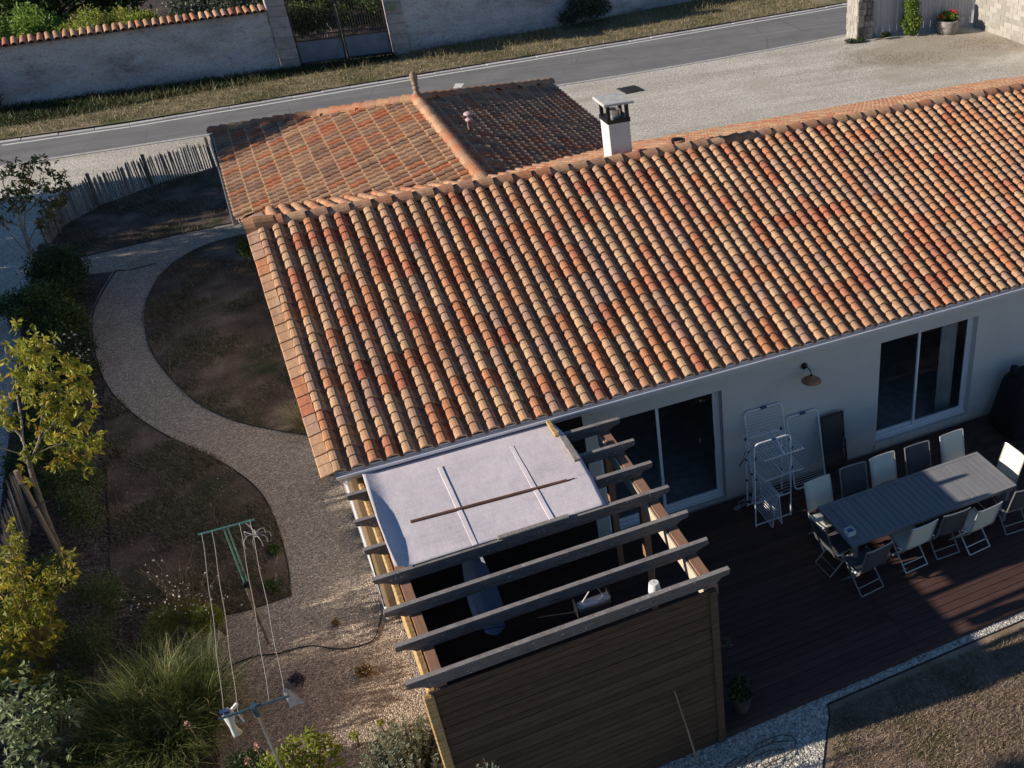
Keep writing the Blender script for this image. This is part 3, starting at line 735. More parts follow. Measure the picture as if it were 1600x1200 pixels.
# green plaque on the second pillar
mb = MB(); mb.bbox(6.55, 6.88, 31.10, 31.148, 1.55, 1.83, .008); tag(mb.build('letter_box', plain('faded_green_paint', (.20, .25, .16), .7, 0, .2, 8)), 'faded green box plate fixed on the darker gate pillar', 'letter box')
t = empty('iron_gate', (4.8, 31.3, -.1), 'double iron bar gate with blue grey sheet bottom between stone pillars', 'gate')
for x0, x1 in ((3.13, 4.78), (4.82, 6.47)):
    yb = 31.25 + (.04 if x0 > 4 else 0)
    mb = MB(); mb.box(x0, x1, yb, yb + .012, 0, .80); mb.build('sheet_panel', M['gate_sheet'], t)
    mb = MB()
    for z in (.03, .80, .98, 2.25):
        mb.box(x0, x1, yb - .016, yb + .026, z - .022, z + .022)
    for x in (x0 + .02, x1 - .02): mb.box(x - .026, x + .026, yb - .02, yb + .03, -.05, 2.45)
    mb.build('gate_frame', M['iron'], t)
    bm_ = MB(); bm_.tube([(0, 0, .80), (0, 0, 2.42)], .010, 5); bm_.tube([(0, 0, 2.42), (0, 0, 2.52)], [.016, .001], 5)
    bme = bm_.mesh('gate_bar', M['iron']); n = 17
    for k in range(n):
        o = link('gate_bar', bme, t); o.location = Vector((x0 + .08 + (x1 - x0 - .16) * k / (n - 1), yb + .006, 0)) - wloc(t)
    mb = MB()
    for k in range(2 * n): 
        x = x0 + .06 + (x1 - x0 - .12) * k / (2 * n - 1); mb.box(x - .008, x + .008, yb - .002, yb + .014, .80, .98)
    mb.build('lower_bars', M['iron'], t)
def shrub(name, label, cat, blobs, n, size, mat, lumps=6, lf=.5, aspect=.5, droop=.1, group=None, stems=3, zb=GZ, outward=.8):
    bx = np.mean([b[0] for b in blobs]); by = np.mean([b[1] for b in blobs])
    t = empty(name, (bx, by, zb), label, cat, group)
    crown('foliage', blobs, n, size, M[mat], t, aspect, droop, outward, lumps, lf, zmin=zb + .02)
    mb = MB()
    for b in blobs:
        for k in range(stems):
            q = Vector((R.uniform(-1, 1) * b[3] * .6, R.uniform(-1, 1) * b[4] * .6, b[5] * .3))
            mb.tube([(bx + q.x * .1, by + q.y * .1, zb - .03), Vector((b[0], b[1], (zb + b[2]) / 2)) + q * .4, Vector(b[:3]) + q], [.022, .015, .006], 5)
    mb.build('stems', M['bark'], t)
    return t
shrub('bush', 'bright green leafy bush at the far corner behind the tiled wall', 'bush', [(-6.2, 33.6, 1.1, 1.1, 1.2, 1.3), (-5.0, 35.0, 1.0, 1.0, 1.2, 1.2)], 14000, .13, 'leaf_bright', 9)
shrub('bush', 'yellow green feathery bush leaning over the middle of the tiled wall', 'bush', [(-3.4, 33.5, 1.0, 1.2, 1.2, 1.15), (-1.9, 34.2, 1.1, 1.1, 1.2, 1.1)], 17000, .12, 'leaf_lime', 10, aspect=.4)
shrub('bush', 'olive thinning bush behind the tiled wall near the pillar', 'bush', [(-.2, 33.9, 1.0, 1.0, 1.2, 1.2), (1.4, 33.6, 1.2, 1.2, 1.2, 1.2)], 9000, .11, 'leaf_sage', 9)
shrub('bush', 'dense dark foliage seen through the bars of the iron gate', 'bush', [(3.6, 33.6, 1.0, .9, .7, 1.2), (5.0, 33.4, 1.1, .9, .6, 1.3), (6.2, 33.7, 1.1, .9, .7, 1.3), (4.4, 35.4, 1.5, 1.8, 1.2, 1.8)], 16000, .12, 'leaf_green', 7)
shrub('bush', 'tall dark hedge at the back beyond the tiled wall', 'hedge', [(-6, 38.5, 1.6, 2.2, 1.4, 1.9), (-2, 39, 1.5, 2.2, 1.5, 1.9), (2, 38.5, 1.6, 2.2, 1.4, 1.9), (6, 38, 1.6, 2.2, 1.4, 1.9)], 26000, .19, 'leaf_green', 8)
shrub('bush', 'grey green wild bush growing against the bare wall over the verge', 'bush', [(14.5, 32.1, .55, .8, .45, .75), (15.3, 32.5, .4, .6, .4, .5), (13.7, 31.9, .3, .5, .35, .45)], 4200, .10, 'leaf_sage', 9)
shrub('bush', 'dark bush at the frame edge against the start of the tiled wall', 'bush', [(-6.9, 30.0, .4, .7, .5, .75)], 2500, .10, 'leaf_dark', 8)

# right-hand yard corner: rubble pillar, grey panel, block wall, pot, rose
t = empty('rubble_pillar', (23.8, 24.9, -.12), 'rough rubble stone pillar with one pale face at the roadside corner', 'pillar')
core = MB(); core.box(23.42, 24.14, 24.72, 25.5, -.12, 2.6); core.build('core', M['mortar'], t)
rr = random.Random(5)
z = -.12
while z < 2.5:
    h = rr.uniform(.16, .26)
    for face in range(2):
        p = 0.; Lf = .78 if face == 0 else .86
        while p < Lf - .05:
            w = min(rr.uniform(.16, .36), Lf - p)
            q = MB(); pr = rr.uniform(.03, .075)
            if face == 0: q.bbox(23.40 + p + .01, 23.40 + p + w - .01, 24.72 - pr, 24.9, z + .01, z + h - .01, .03)
            else: q.bbox(23.42 - pr * .5, 23.6, 24.68 + p + .01, 24.68 + p + w - .01, z + .01, z + h - .01, .025)
            for i, v in enumerate(q.v): q.v[i] = (v[0] + rr.uniform(-.012, .012), v[1] + rr.uniform(-.012, .012), v[2] + rr.uniform(-.012, .012))
            q.build('stone', M['stone'] if face == 0 else M['block'], t); p += w
    z += h
t = empty('panel_fence', (26.3, 24.6, -.12), 'grey vertical board panel fence between rubble pillar and block wall', 'fence')
x = 24.16; k = 0
while x < 28.75:
    q = MB(); dy = .012 if k % 2 else 0; yy = 24.93 - (x - 24.16) * .14
    q.bbox(x, min(x + .15, 28.8), yy + dy, yy + dy + .03, -.1, 2.3, .006); q.build('panel_board', M['panel'], t); x += .153; k += 1
q = MB()
for z in (.3, 1.9): q.add([(24.2, 24.98, z), (28.8, 24.33, z), (28.8, 24.40, z), (24.2, 25.05, z), (24.2, 24.98, z + .1), (28.8, 24.33, z + .1), (28.8, 24.40, z + .1), (24.2, 25.05, z + .1)], [(0, 3, 2, 1), (4, 5, 6, 7), (0, 1, 5, 4), (1, 2, 6, 5), (2, 3, 7, 6), (3, 0, 4, 7)])
q.build('rails', M['panel'], t)
t = empty('block_wall', (28.9, 22, -.12), 'pale concrete block wall with bare mortar joints at the yard corner', 'wall')
q = MB(); q.box(28.93, 29.12, 12.0, 24.3, -.14, 2.55); q.build('mortar_bed', M['mortar'], t)
bm_ = MB(); bm_.bbox(0, .2, .006, .494, .006, .194, .008); bme = bm_.mesh('block', M['block'])
row = 0
for j in range(13):
    for i in range(14):
        y = 24.28 - .5 * (i + 1) + (.25 if j % 2 else 0)
        if y > 23.82: continue
        o = link('block', bme, t); o.location = Vector((28.915 + R.uniform(-.004, .004), y, -.12 + j * .2)) - wloc(t)
t = empty('stone_planter', (27.36, 23.98, -.12), 'round weathered stone trough of red geraniums beside the block wall', 'planter')
q = MB(); q.lathe([(.42, 0), (.47, .05), (.50, .45), (.48, .50), (.40, .50), (.38, .40)], (27.36, 23.98, -.12), 20, caps=False); q.build('pot', plain('weathered_trough', (.27, .25, .225), .95, 0, .4, 5, .2, .6), t, True)
q = MB(); q.lathe([(.01, .42), (.39, .42)], (27.36, 23.98, -.12), 20, caps=False); q.build('soil', M['soil'], t)
crown('leaves', [(27.36, 23.98, .48, .36, .36, .2)], 1300, .09, M['leaf_bright'], t, .7, .1, .8, 6, .5)
P, _ = blob_points([(27.55, 23.9, .66, .16, .18, .10), (27.05, 24.0, .55, .10, .12, .07)], 260)
V, F = leaf_quads(P, .06, .8); tag(np_mesh('flowers', V, F, M['petal_red'], t), kind='stuff')
t = shrub('rose_bush', 'upright green rose bush with white blooms against the grey panels', 'rose bush', [(25.75, 24.3, .40, .50, .38, .55), (25.75, 24.3, .95, .36, .3, .5), (25.75, 24.3, .05, .4, .3, .25)], 4600, .085, 'leaf_bright', 8, zb=-.12)
P, _ = blob_points([(25.75, 24.3, 1.25, .28, .2, .2)], 60); V, F = leaf_quads(P, .07, .9); tag(np_mesh('flowers', V, F, M['petal_white'], t), kind='stuff')
shrub('weed', 'low dark weeds at the foot of the rubble pillar', 'weed', [(24.6, 24.35, 0, .4, .15, .12), (23.2, 24.4, -.05, .4, .3, .1)], 900, .07, 'leaf_dark', 4, zb=-.12)

# ================================================================== THE HOUSE
house = empty('house', (8, 4.5, -.1), 'long pale rendered house under mixed red and buff clay tile roofs', 'house')
SL = .3195; CS = 1 / math.sqrt(1 + SL * SL); SN = SL * CS
YE, YR, ZR, X0, X1 = -.38, 4.476, 4.325, .055, 18.0          # eave, ridge, ridge plane height, verge, far end
ZE = ZR - SL * (YR - YE)
WX, WH, WY = 3.81, 4.06, 15.0                                 # wing: centre line, half width, far eave
SLW = .305; CSW = 1 / math.sqrt(1 + SLW * SLW); SNW = SLW * CSW; ZEW = ZE - .06
WZ = ZEW + SLW * WH
# walls
wl = MB()
DX0, DX1, DZ1 = 3.65, 5.69, 2.15
NX0, NX1, NZ0, NZ1 = 8.62, 10.63, .13, 2.18
WT = 2.66
wl.box(.15, DX0, 0, .26, -.12, WT); wl.box(DX0, DX1, 0, .26, DZ1, WT); wl.box(DX0, DX1, 0, .26, -.12, .03)
wl.box(DX1, NX0, 0, .26, -.12, WT); wl.box(NX0, NX1, 0, .26, NZ1, WT); wl.box(NX0, NX1, 0, .26, -.12, NZ0); wl.box(NX1, 17.6, 0, .26, -.12, WT)
wl.prism([(.26, -.12), (9.1, -.12), (9.1, 2.68), (4.476, 4.14), (.26, 2.76)], 'x', .15, .41)
wl.prism([(.26, -.12), (9.1, -.12), (9.1, 2.68), (4.476, 4.14), (.26, 2.76)], 'x', 17.3, 17.6)
wl.box(7.6, 17.3, 8.85, 9.1, -.12, WT)
wl.box(.15, .41, 9.1, 14.6, -.12, WT); wl.box(7.21, 7.47, 9.1, 14.6, -.12, WT); wl.box(.41, 7.21, 14.34, 14.6, -.12, WT)
wl.build('wall', M['render'], house)
rm = MB(); rm.box(.42, 17.2, 5.0, 5.1, -.1, 2.6); rm.box(7.4, 7.5, .27, 5, -.1, 2.6); rm.box(.42, 17.2, .27, 5.0, 2.5, 2.6); rm.build('inner_wall', M['inner_dark'], house)
rm = MB(); rm.box(.42, 17.2, .27, 5.0, -.12, .02); rm.build('inner_floor', M['floor_tile'], house)
# roof decks under the tiles, fascia, gutters
roof = MB()
def ZS(y): return ZR - SL * abs(YR - y)
def slab(pts, th=.05):
    n = len(pts); roof.add([(x, y, z - .03) for x, y, z in pts] + [(x, y, z - th) for x, y, z in pts], [tuple(range(n)), tuple(range(2 * n - 1, n - 1, -1))] + [(i, i + n, (i + 1) % n + n, (i + 1) % n) for i in range(n)])
slab([(X0 - .05, YE + .03, ZS(YE + .03)), (X1, YE + .03, ZS(YE + .03)), (X1, YR, ZR), (X0, YR, ZR)])
YN = 2 * YR - YE
slab([(X0, YR, ZR), (X1, YR, ZR), (X1, YN - .03, ZS(YN - .03)), (X0, YN - .03, ZS(YN - .03))])
WA = WY - WH
slab([(WX - WH, 9.2, ZEW), (WX, 5.6, WZ), (WX, WA, WZ), (WX - WH, WY, ZEW)])
slab([(WX, 5.6, WZ), (WX + WH, 9.2, ZEW), (WX + WH, WY, ZEW), (WX, WA, WZ)])
slab([(WX - WH, WY, ZEW), (WX, WA, WZ), (WX + WH, WY, ZEW)])
roof_o = roof.build('roof', M['mortar_pink'], house)
g = MB()
def gutter(p0, p1, side, r=.065, top=.0):
    """half round gutter from p0 to p1, with its outer lip; side is the outward direction"""
    p0, p1, sd = Vector(p0), Vector(p1), Vector(side); k = 8; vs = []
    for p in (p0, p1):
        for rr in (r, r - .006):
            for q in range(k + 1):
                an_ = math.pi + math.pi * q / k
                vs.append(p + sd * (r + rr * math.cos(an_)) + Vector((0, 0, rr * math.sin(an_))))
    m = k + 1; fs = []
    for q in range(k):
        fs += [(q, q + 1, 2 * m + q + 1, 2 * m + q), (m + q + 1, m + q, 3 * m + q, 3 * m + q + 1)]
    for q in (0, k): fs.append((q, 2 * m + q, 3 * m + q, m + q))
    g.add(vs, fs)
    g.add([v for v in vs[:m]] , [tuple(range(m))]); g.add([v for v in vs[2 * m:3 * m]], [tuple(range(m))])
    lip = [p + sd * (2 * r) + Vector((0, 0, .004)) for p in (p0, p1)]; g.tube(lip, .011, 6)
gutter((X0 + .02, YE + .045, ZE + .005), (X1, YE + .045, ZE + .005), (0, -1, 0), .07)
g.build('gutter', M['gutter'], house); g = MB()
gutter((WX - WH + .05, 9.0, ZEW), (WX - WH + .05, WY, ZEW), (-1, 0, 0), .06); g.build('gutter', M['zinc'], house); g = MB(); gutter((WX + WH - .05, 9.6, ZEW), (WX + WH - .05, WY, ZEW), (1, 0, 0), .06)
g.build('gutter', M['zinc'], house)
fs_ = MB(); fs_.box(X0 + .05, X1, YE + .05, YE + .075, ZE - .17, ZE - .02); fs_.box(X0 + .05, X1, YE + .08, .0, ZE - .13, ZE - .11)
fs_.build('fascia', M['soffit'], house)
dp = MB(); dp.tube([(.20, -.40, ZE - .07), (.20, -.36, ZE - .16), (.20, -.10, ZE - .30), (.20, -.07, ZE - .45), (.20, -.07, .08), (.18, -.10, -.05)], .045, 10)
for z in (.6, 1.7): dp.tube([(.20, -.07, z), (.20, -.07, z + .05)], .055, 10)
dp.build('downpipe', M['gutter'], house, True)
wp = MB(); wp.box(WX - WH + .12, WX - WH + .14, 9.0, WY - .05, ZEW - .14, ZEW - .02); wp.build('wing_fascia', M['soffit'], house)

# --- clay tiles: each a barrel with its pan, stepped to look like two
TP, TL = .222, .359
def tile_mesh_data(a0=0., flange=False):
    prof = []
    k = 7
    for q in range(k + 1):
        an_ = math.pi - math.pi * q / k; prof.append((.083 + .083 * math.cos(an_), .074 * math.sin(an_) ** .85))
    prof += [(.180, -.018), (.202, -.024), (.228, -.012)]
    n = len(prof)
    vs, fs = [], []
    st = [(0., .028, 1.0), (.026, .026, .99), (.180, .012, .93), (.180, .026, 1.0), (.206, .024, .99), (.405, .000, .91)]
    for y, dz, sc in st:
        for x, z in prof:
            vs.append((.083 + (x - .083) * (sc if x < .168 else 1) , y, z * sc + dz))
    for i in (1, 4, 3, 0):
        for q in range(n - 1): fs.append((i * n + q, i * n + q + 1, (i + 1) * n + q + 1, (i + 1) * n + q))
    for q in range(n - 1): fs.append((3 * n + q, 3 * n + q + 1, 2 * n + q + 1, 2 * n + q)[::-1])
    o = len(vs)
    for x, z in prof: vs.append((x, .004, z * .80 + .004))       # thickness of the front edge
    for q in range(n - 1): fs.append((o + q, o + q + 1, q + 1, q))
    return vs, fs
TV, TF = tile_mesh_data()
NL = len(TF) // 6
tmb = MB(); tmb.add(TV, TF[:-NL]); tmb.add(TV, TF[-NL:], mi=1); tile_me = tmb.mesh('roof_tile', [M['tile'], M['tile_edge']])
TVn = np.array(TV)
def face_frame(u, a):
    u, a = Vector(u), Vector(a); n = a.cross(u); return Matrix((a, u, n)).transposed()
slopes = [   # origin at the eave line, up-slope direction, direction along the eave, columns, rows, which slope
    ('S', Vector((X0, YE, ZE)), (0, CS, SN), (1, 0, 0), int((X1 - X0) / TP), 14),
    ('N', Vector((X1, YN, ZE)), (0, -CS, SN), (-1, 0, 0), int((X1 - X0) / TP), 14),
    ('W', Vector((WX - WH, WY, ZEW)), (CSW, 0, SNW), (0, -1, 0), 44, 12),
    ('E', Vector((WX + WH, 5.2, ZEW)), (-CSW, 0, SNW), (0, 1, 0), 44, 12),
    ('H', Vector((WX + WH, WY, ZEW)), (0, -CSW, SNW), (-1, 0, 0), 37, 12)]
def height(tag_, x, y):
    return {'S': ZR - SL * (YR - y), 'N': ZR - SL * (y - YR), 'W': WZ - SLW * (WX - x), 'E': WZ - SLW * (x - WX), 'H': ZEW + SLW * (WY - y)}[tag_]
placed = []
for nm, o0, u, a_, nc, nr in slopes:
    Mx = face_frame(u, a_); u_ = Vector(u); av = Vector(a_)
    for i in range(nc):
        cj = R.uniform(-.006, .006); cz = R.uniform(-.004, .006)
        for j in range(nr):
            p = o0 + av * (i * TP + cj + .004 * math.sin(j * .7 + i)) + Vector((0, 0, cz)) + u_ * (j * TL)
            c_ = p + av * .1 + u_ * .2
            x, y = c_.x, c_.y
            if nm == 'S':
                if y > YR - .02: continue
            elif nm == 'N':
                if y < YR + .05: continue
                zw = min(height('W', x, y), height('E', x, y), height('H', x, y))
                if zw > height('N', x, y) + .01 and -.4 < x < WX + WH: continue
                if x > 13 and y > 7: pass
            else:
                hs = {q: height(q, x, y) for q in 'WEH'}
                if hs[nm] > min(hs.values()) + .012: continue
                if height('N', x, y) > hs[nm] and x > X0 - .3: continue
            jit = Vector((R.uniform(-.004, .004), R.uniform(-.004, .004), R.uniform(-.003, .004)))
            rt = Mx @ Matrix.Rotation(R.uniform(-.012, .012), 3, 'Z') @ Matrix.Rotation(R.uniform(-.008, .008), 3, 'X')
            placed.append((nm, p + jit, rt, (p - cam.location).length))
order = sorted((k for k in range(len(placed)) if placed[k][0] == 'S'), key=lambda k: placed[k][3])
single = set(order[:300])
off = wloc(roof_o)
for k in order[:300]:
    nm, p, rt, _ = placed[k]
    o = link('roof_tile', tile_me, roof_o); o.location = p - off; o.rotation_euler = rt.to_euler()
for nm_, keep_, mt_ in (('roof_tiles', 'SN', 'tile'), ('wing_tiles', 'WEH', 'tile_old')):
    rest = [k for k in range(len(placed)) if k not in single and placed[k][0] in keep_]
    Vb = np.concatenate([TVn @ np.array(placed[k][2]).T + np.array(placed[k][1]) for k in rest])
    nv = len(TVn); Fb = np.concatenate([np.array(TF) + nv * i for i in range(len(rest))])
    rv = np.repeat(RNG.uniform(0, 1, len(rest)), len(TF))
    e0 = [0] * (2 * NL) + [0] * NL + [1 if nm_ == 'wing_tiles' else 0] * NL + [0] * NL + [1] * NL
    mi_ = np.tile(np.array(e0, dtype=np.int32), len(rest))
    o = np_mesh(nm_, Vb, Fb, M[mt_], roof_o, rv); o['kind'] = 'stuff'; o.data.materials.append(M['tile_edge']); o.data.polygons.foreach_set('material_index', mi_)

# ridge, hip and verge tiles, each a tapered half barrel
rg = MB(); k = 8; vv = []
for x_, rr, th in ((0, .142, .013), (.365, .108, .013)):
    for q in range(k + 1):
        an_ = math.pi * q / k; vv.append((x_, rr * math.cos(an_), rr * math.sin(an_) * .9))
    for q in range(k + 1):
        an_ = math.pi * q / k; vv.append((x_, (rr - th) * math.cos(an_), (rr - th) * math.sin(an_) * .9))
m = k + 1; ff = []
for q in range(k):
    ff += [(q, q + 1, 2 * m + q + 1, 2 * m + q)[::-1], (q, m + q, m + q + 1, q + 1)[::-1], (2 * m + q, 2 * m + q + 1, 3 * m + q + 1, 3 * m + q)[::-1]]
rg.add(vv, ff); ridge_me = rg.mesh('ridge_tile', M['tile_ridge'])
def ridge_line(p0, p1, lift):
    p0, p1 = Vector(p0), Vector(p1); dv = p1 - p0; L = dv.length; dv.normalize(); n = max(1, round(L / .325))
    sd = Vector((0, 0, 1)).cross(dv).normalized(); up = dv.cross(sd)
    for i in range(n):
        o = link('ridge_tile', ridge_me, roof_o)
        o.location = p0 + dv * (L * i / n) + up * (lift + R.uniform(-.004, .006)) + sd * R.uniform(-.006, .006) - off
        tilt = Matrix.Rotation(R.uniform(.018, .045), 3, 'Y') @ Matrix.Rotation(R.uniform(-.025, .025), 3, 'Z')
        o.rotation_euler = (Matrix((dv, sd, up)).transposed() @ tilt).to_euler()
ridge_line((X1, YR, ZR), (X0 + .08, YR, ZR), .0)
ridge_line((WX, WA + .05, WZ), (WX, 5.45, WZ), .03)
ridge_line((WX - WH, WY, ZEW), (WX, WA, WZ), .05)
ridge_line((WX + WH, WY, ZEW), (WX, WA, WZ), .05)
bed_ = MB(); bed_.tube([(X0 + .1, YR, ZR - .01), (X1, YR, ZR - .01)], .085, 8); bed_.tube([(WX, WA, WZ - .01), (WX, 5.5, WZ - .01)], .08, 8)
bed_.tube([(WX - WH + .1, WY - .1, ZEW + .02), (WX, WA, WZ)], .07, 8); bed_.tube([(WX + WH - .1, WY - .1, ZEW + .02), (WX, WA, WZ)], .07, 8)
bed_.build('ridge_mortar', M['mortar_pink'], roof_o)
vt = MB()
pr = [(-.150, -.16), (-.150, -.01), (-.138, .006), (.014, .046), (.012, .026), (-.126, -.012), (-.132, -.16)]
n = len(pr); vs = []
for y_, dz in ((0, .022), (.19, .010), (.19, .018), (.39, .0)):
    vs += [(x, y_, z + dz) for x, z in pr]
fs2 = [tuple(range(n - 1, -1, -1)), tuple(range(3 * n, 4 * n))]
for i in range(3):
    fs2 += [(i * n + q, i * n + (q + 1) % n, (i + 1) * n + (q + 1) % n, (i + 1) * n + q)[::-1] for q in range(n)]
vt.add(vs, fs2); verge_me = vt.mesh('verge_tile', M['tile'])
Mx = face_frame((0, CS, SN), (1, 0, 0))
for j in range(14):
    p = Vector((X0, YE, ZE)) + Vector((0, CS, SN)) * (j * TL)
    if p.y > YR - .15: continue
    o = link('verge_tile', verge_me, roof_o); o.location = p - off; o.rotation_euler = (Mx @ Matrix.Rotation(R.uniform(-.012, .012), 3, 'Z')).to_euler()
# ridge end piece
q = MB()
vs = []
for x_, rr in ((-.15, .16), (.0, .175), (.28, .15)):
    for j in range(9):
        an_ = math.pi * j / 8; vs.append((x_ + X0, YR + rr * math.cos(an_), ZR - .02 + rr * math.sin(an_)))
q.add(vs, [(i * 9 + j, i * 9 + j + 1, (i + 1) * 9 + j + 1, (i + 1) * 9 + j) for i in range(2) for j in range(8)] + [tuple(range(9))]); q.box(X0 - .15, X0 - .09, YR - .16, YR + .16, ZR - .18, ZR - .015)
q.build('ridge_end', M['tile'], roof_o)
# finial on the hip apex
q = MB(); q.lathe([(.17, -.10), (.15, .02), (.10, .10), (.06, .17), (.045, .21), (.075, .235), (.075, .26), (.045, .28), (.045, .30), (.068, .325), (.068, .345), (.05, .36), (.075, .41), (.085, .46), (.075, .52), (.04, .57), (.005, .60)], (WX + .02, WA + .03, WZ + .02), 14)
q.build('finial', M['finial'], roof_o, True)
# chimney
cx0, cx1, cy0, cy1 = 5.89, 6.29, 4.72, 5.12
q = MB(); q.bbox(cx0, cx1, cy0, cy1, 3.9, 4.93, .012); chim = q.build('chimney', M['render'], roof_o)
q = MB()
for x, y in ((cx0 + .03, cy0 + .03), (cx1 - .03, cy0 + .03), (cx0 + .03, cy1 - .03), (cx1 - .03, cy1 - .03)): q.box(x - .028, x + .028, y - .028, y + .028, 4.93, 5.22)
q.box(cx0 - .012, cx1 + .012, cy0 - .012, cy1 + .012, 4.90, 4.97)
q.build('cap_posts', M['dark_metal'], chim)
q = MB(); q.lathe([(.11, 0), (.11, .14), (.10, .14), (.10, .0)], ((cx0 + cx1) / 2, (cy0 + cy1) / 2, 4.95), 14); q.build('flue', M['zinc'], chim)
q = MB(); q.bbox(cx0 - .075, cx1 + .075, cy0 - .09, cy1 + .075, 5.225, 5.27, .01); q.build('cap_slab', M['concrete'], chim)
# vents
q = MB(); q.lathe([(.055, -.15), (.055, .20), (.075, .20), (.075, .235), (.06, .24), (.05, .25)], (4.35, 8.65, 3.90), 14); q.lathe([(.03, .24), (.03, .31), (.09, .31), (.095, .34), (.05, .37), (.002, .375)], (4.35, 8.65, 3.90), 14)
q.build('vent_pipe', M['pipe_pink'], roof_o, True)
q = MB(); q.lathe([(.11, -.10), (.095, .02), (.09, .10), (.12, .13), (.13, .19), (.10, .20), (.09, .15)], (7.14, 4.64, 4.27), 14, caps=False); q.lathe([(.002, .12), (.10, .12)], (7.14, 4.64, 4.27), 14, caps=False)
q.build('vent_cowl', M['terracotta'], roof_o, True)

# --- sliding door and window
def sliding(name, x0, x1, z0, z1, xm, yy=.13):
    t = MB(); w = .06
    t.box(x0, x1, yy, yy + .08, z0, z0 + w); t.box(x0, x1, yy, yy + .08, z1 - w, z1); t.box(x0, x0 + w, yy, yy + .08, z0 + w, z1 - w); t.box(x1 - w, x1, yy, yy + .08, z0 + w, z1 - w)
    t.box(x0, x1, yy - .05, yy, z0, z0 + .02)
    fr = t.build(name, M['alu_white'], house)
    for k, (a0, a1, dy) in enumerate(((x0 + w, xm + .03, .045), (xm - .03, x1 - w, .012))):
        s = MB(); b = .042; ya = yy + dy
        zz0, zz1 = z0 + w + .002, z1 - w - .002
        s.box(a0, a1, ya, ya + .028, zz0, zz0 + b + .02); s.box(a0, a1, ya, ya + .028, zz1 - b, zz1); s.box(a0, a0 + b, ya, ya + .028, zz0 + b + .02, zz1 - b); s.box(a1 - b, a1, ya, ya + .028, zz0 + b + .02, zz1 - b)
        s.build('sash', M['alu_white'], fr)
        p = MB(); p.box(a0 + b, a1 - b, ya + .010, ya + .018, zz0 + b + .02, zz1 - b); p.build('pane', M['glass'], fr)
    return fr
fr = sliding('sliding_door', DX0, DX1, .03, DZ1, 4.66)
q = MB(); q.box(DX1 - .135, DX1 - .115, .112, .138, 1.0, 1.22); q.build('handle', M['dark_metal'], fr)
fr = sliding('window', NX0, NX1, NZ0, NZ1, 9.52)
q = MB(); q.add([(NX0 - .03, -.03, NZ0 - .03), (NX1 + .03, -.03, NZ0 - .03), (NX1 + .03, .14, NZ0 + .012), (NX0 - .03, .14, NZ0 + .012), (NX0 - .03, -.03, NZ0 - .07), (NX1 + .03, -.03, NZ0 - .07), (NX1 + .03, .14, NZ0 - .07), (NX0 - .03, .14, NZ0 - .07)],
               [(0, 1, 2, 3), (7, 6, 5, 4), (0, 4, 5, 1), (1, 5, 6, 2), (2, 6, 7, 3), (3, 7, 4, 0)]); q.build('sill', M['render'], fr)
q = MB(); vs = []
for i in range(25):
    x = 10.18 + .34 * i / 24; y = .42 + .035 * math.sin(i * 1.6)
    vs += [(x, y, .06), (x, y, 2.3)]
q.add(vs, [(2 * i, 2 * i + 2, 2 * i + 3, 2 * i + 1) for i in range(24)])
tag(q.build('curtain', M['curtain'], None, True), 'pale hanging curtain just inside the patio window', 'curtain')

# wall lamp
t = empty('wall_lamp', (7.15, 0, 2.1), 'copper shaded swan neck wall lamp between door and window', 'wall lamp')
q = MB(); q.lathe([(.055, 0), (.055, .03), (.03, .045)], (0, 0, 0), 14); q.v = [(7.15 + x, -z, 2.17 + y) for x, y, z in q.v]; q.build('wall_plate', M['dark_metal'], t, True)
q = MB(); q.tube(smooth_line([(7.15, -.03, 2.17), (7.15, -.12, 2.20), (7.15, -.22, 2.18), (7.15, -.25, 2.09)], 5), .010, 6); q.build('arm', M['dark_metal'], t)
q = MB(); q.lathe([(.03, .07), (.04, .045), (.10, .02), (.165, -.03), (.16, -.033), (.095, .008), (.03, .03)], (7.15, -.25, 2.05), 20, caps=False); q.build('lamp_shade', M['copper'], t, True)
q = MB(); q.lathe([(.02, .02), (.04, -.02), (.035, -.06), (.01, -.075)], (7.15, -.25, 2.04), 12); q.build('bulb', M['white_plastic'], t, True)

# ================================================================== DECK
deck = MB(); deck.box(.5, 20, -4.36, -.02, -.11, -.035); deck_o = tag(deck.build('deck', M['dark_metal']), kind='structure')
for (xa, xb) in ((.55, 2.9), (2.9, 6.56), (6.56, 10.4), (10.4, 14.2), (14.2, 18)):
    L = xb - xa - .004
    q = MB(); q.bbox(0, L, 0, .138, -.026, 0, .004); me = q.mesh('deck_board', M['deckboard'])
    for j in range(30):
        o = link('deck_board', me, deck_o); o.location = Vector((xa + .002, -4.385 + j * .1448, R.uniform(-.0015, .0015))) - wloc(deck_o)
q = MB(); q.bbox(.5, 18, -4.405, -4.388, -.12, -.003, .002); q.build('edge_board', M['deckboard'], deck_o)

# ================================================================== PERGOLA
PY = [-4.356 + .583 * k for k in range(7)]
perg = empty('pergola', (2, -2.2, 0), 'weathered timber pergola with brown beams and a boarded screen wall beside the deck', 'pergola')
def rafter_mesh(x0, x1, zt=2.757, h=.152):
    def end(x, sgn):
        return [(x, zt), (x, zt - .055), (x + sgn * .03, zt - .075), (x + sgn * .10, zt - .085), (x + sgn * .15, zt - .115), (x + sgn * .20, zt - h)]
    return end(x0, 1) + end(x1, -1)[::-1]
poly = rafter_mesh(.125, 3.735)
for k, y in enumerate(PY):
    q = MB(); q.prism(poly, 'y', y - .032, y + .032)
    for i, v in enumerate(q.v): q.v[i] = (v[0] + (R.uniform(-.01, .01)), v[1] + R.uniform(-.003, .003), v[2] + R.uniform(-.003, .003))
    q.build('rafter', M['rafter'], perg)
q = MB(); q.bbox(3.445, 3.575, -4.39, -.85, 2.45, 2.602, .006); q.build('beam', M['beam'], perg)
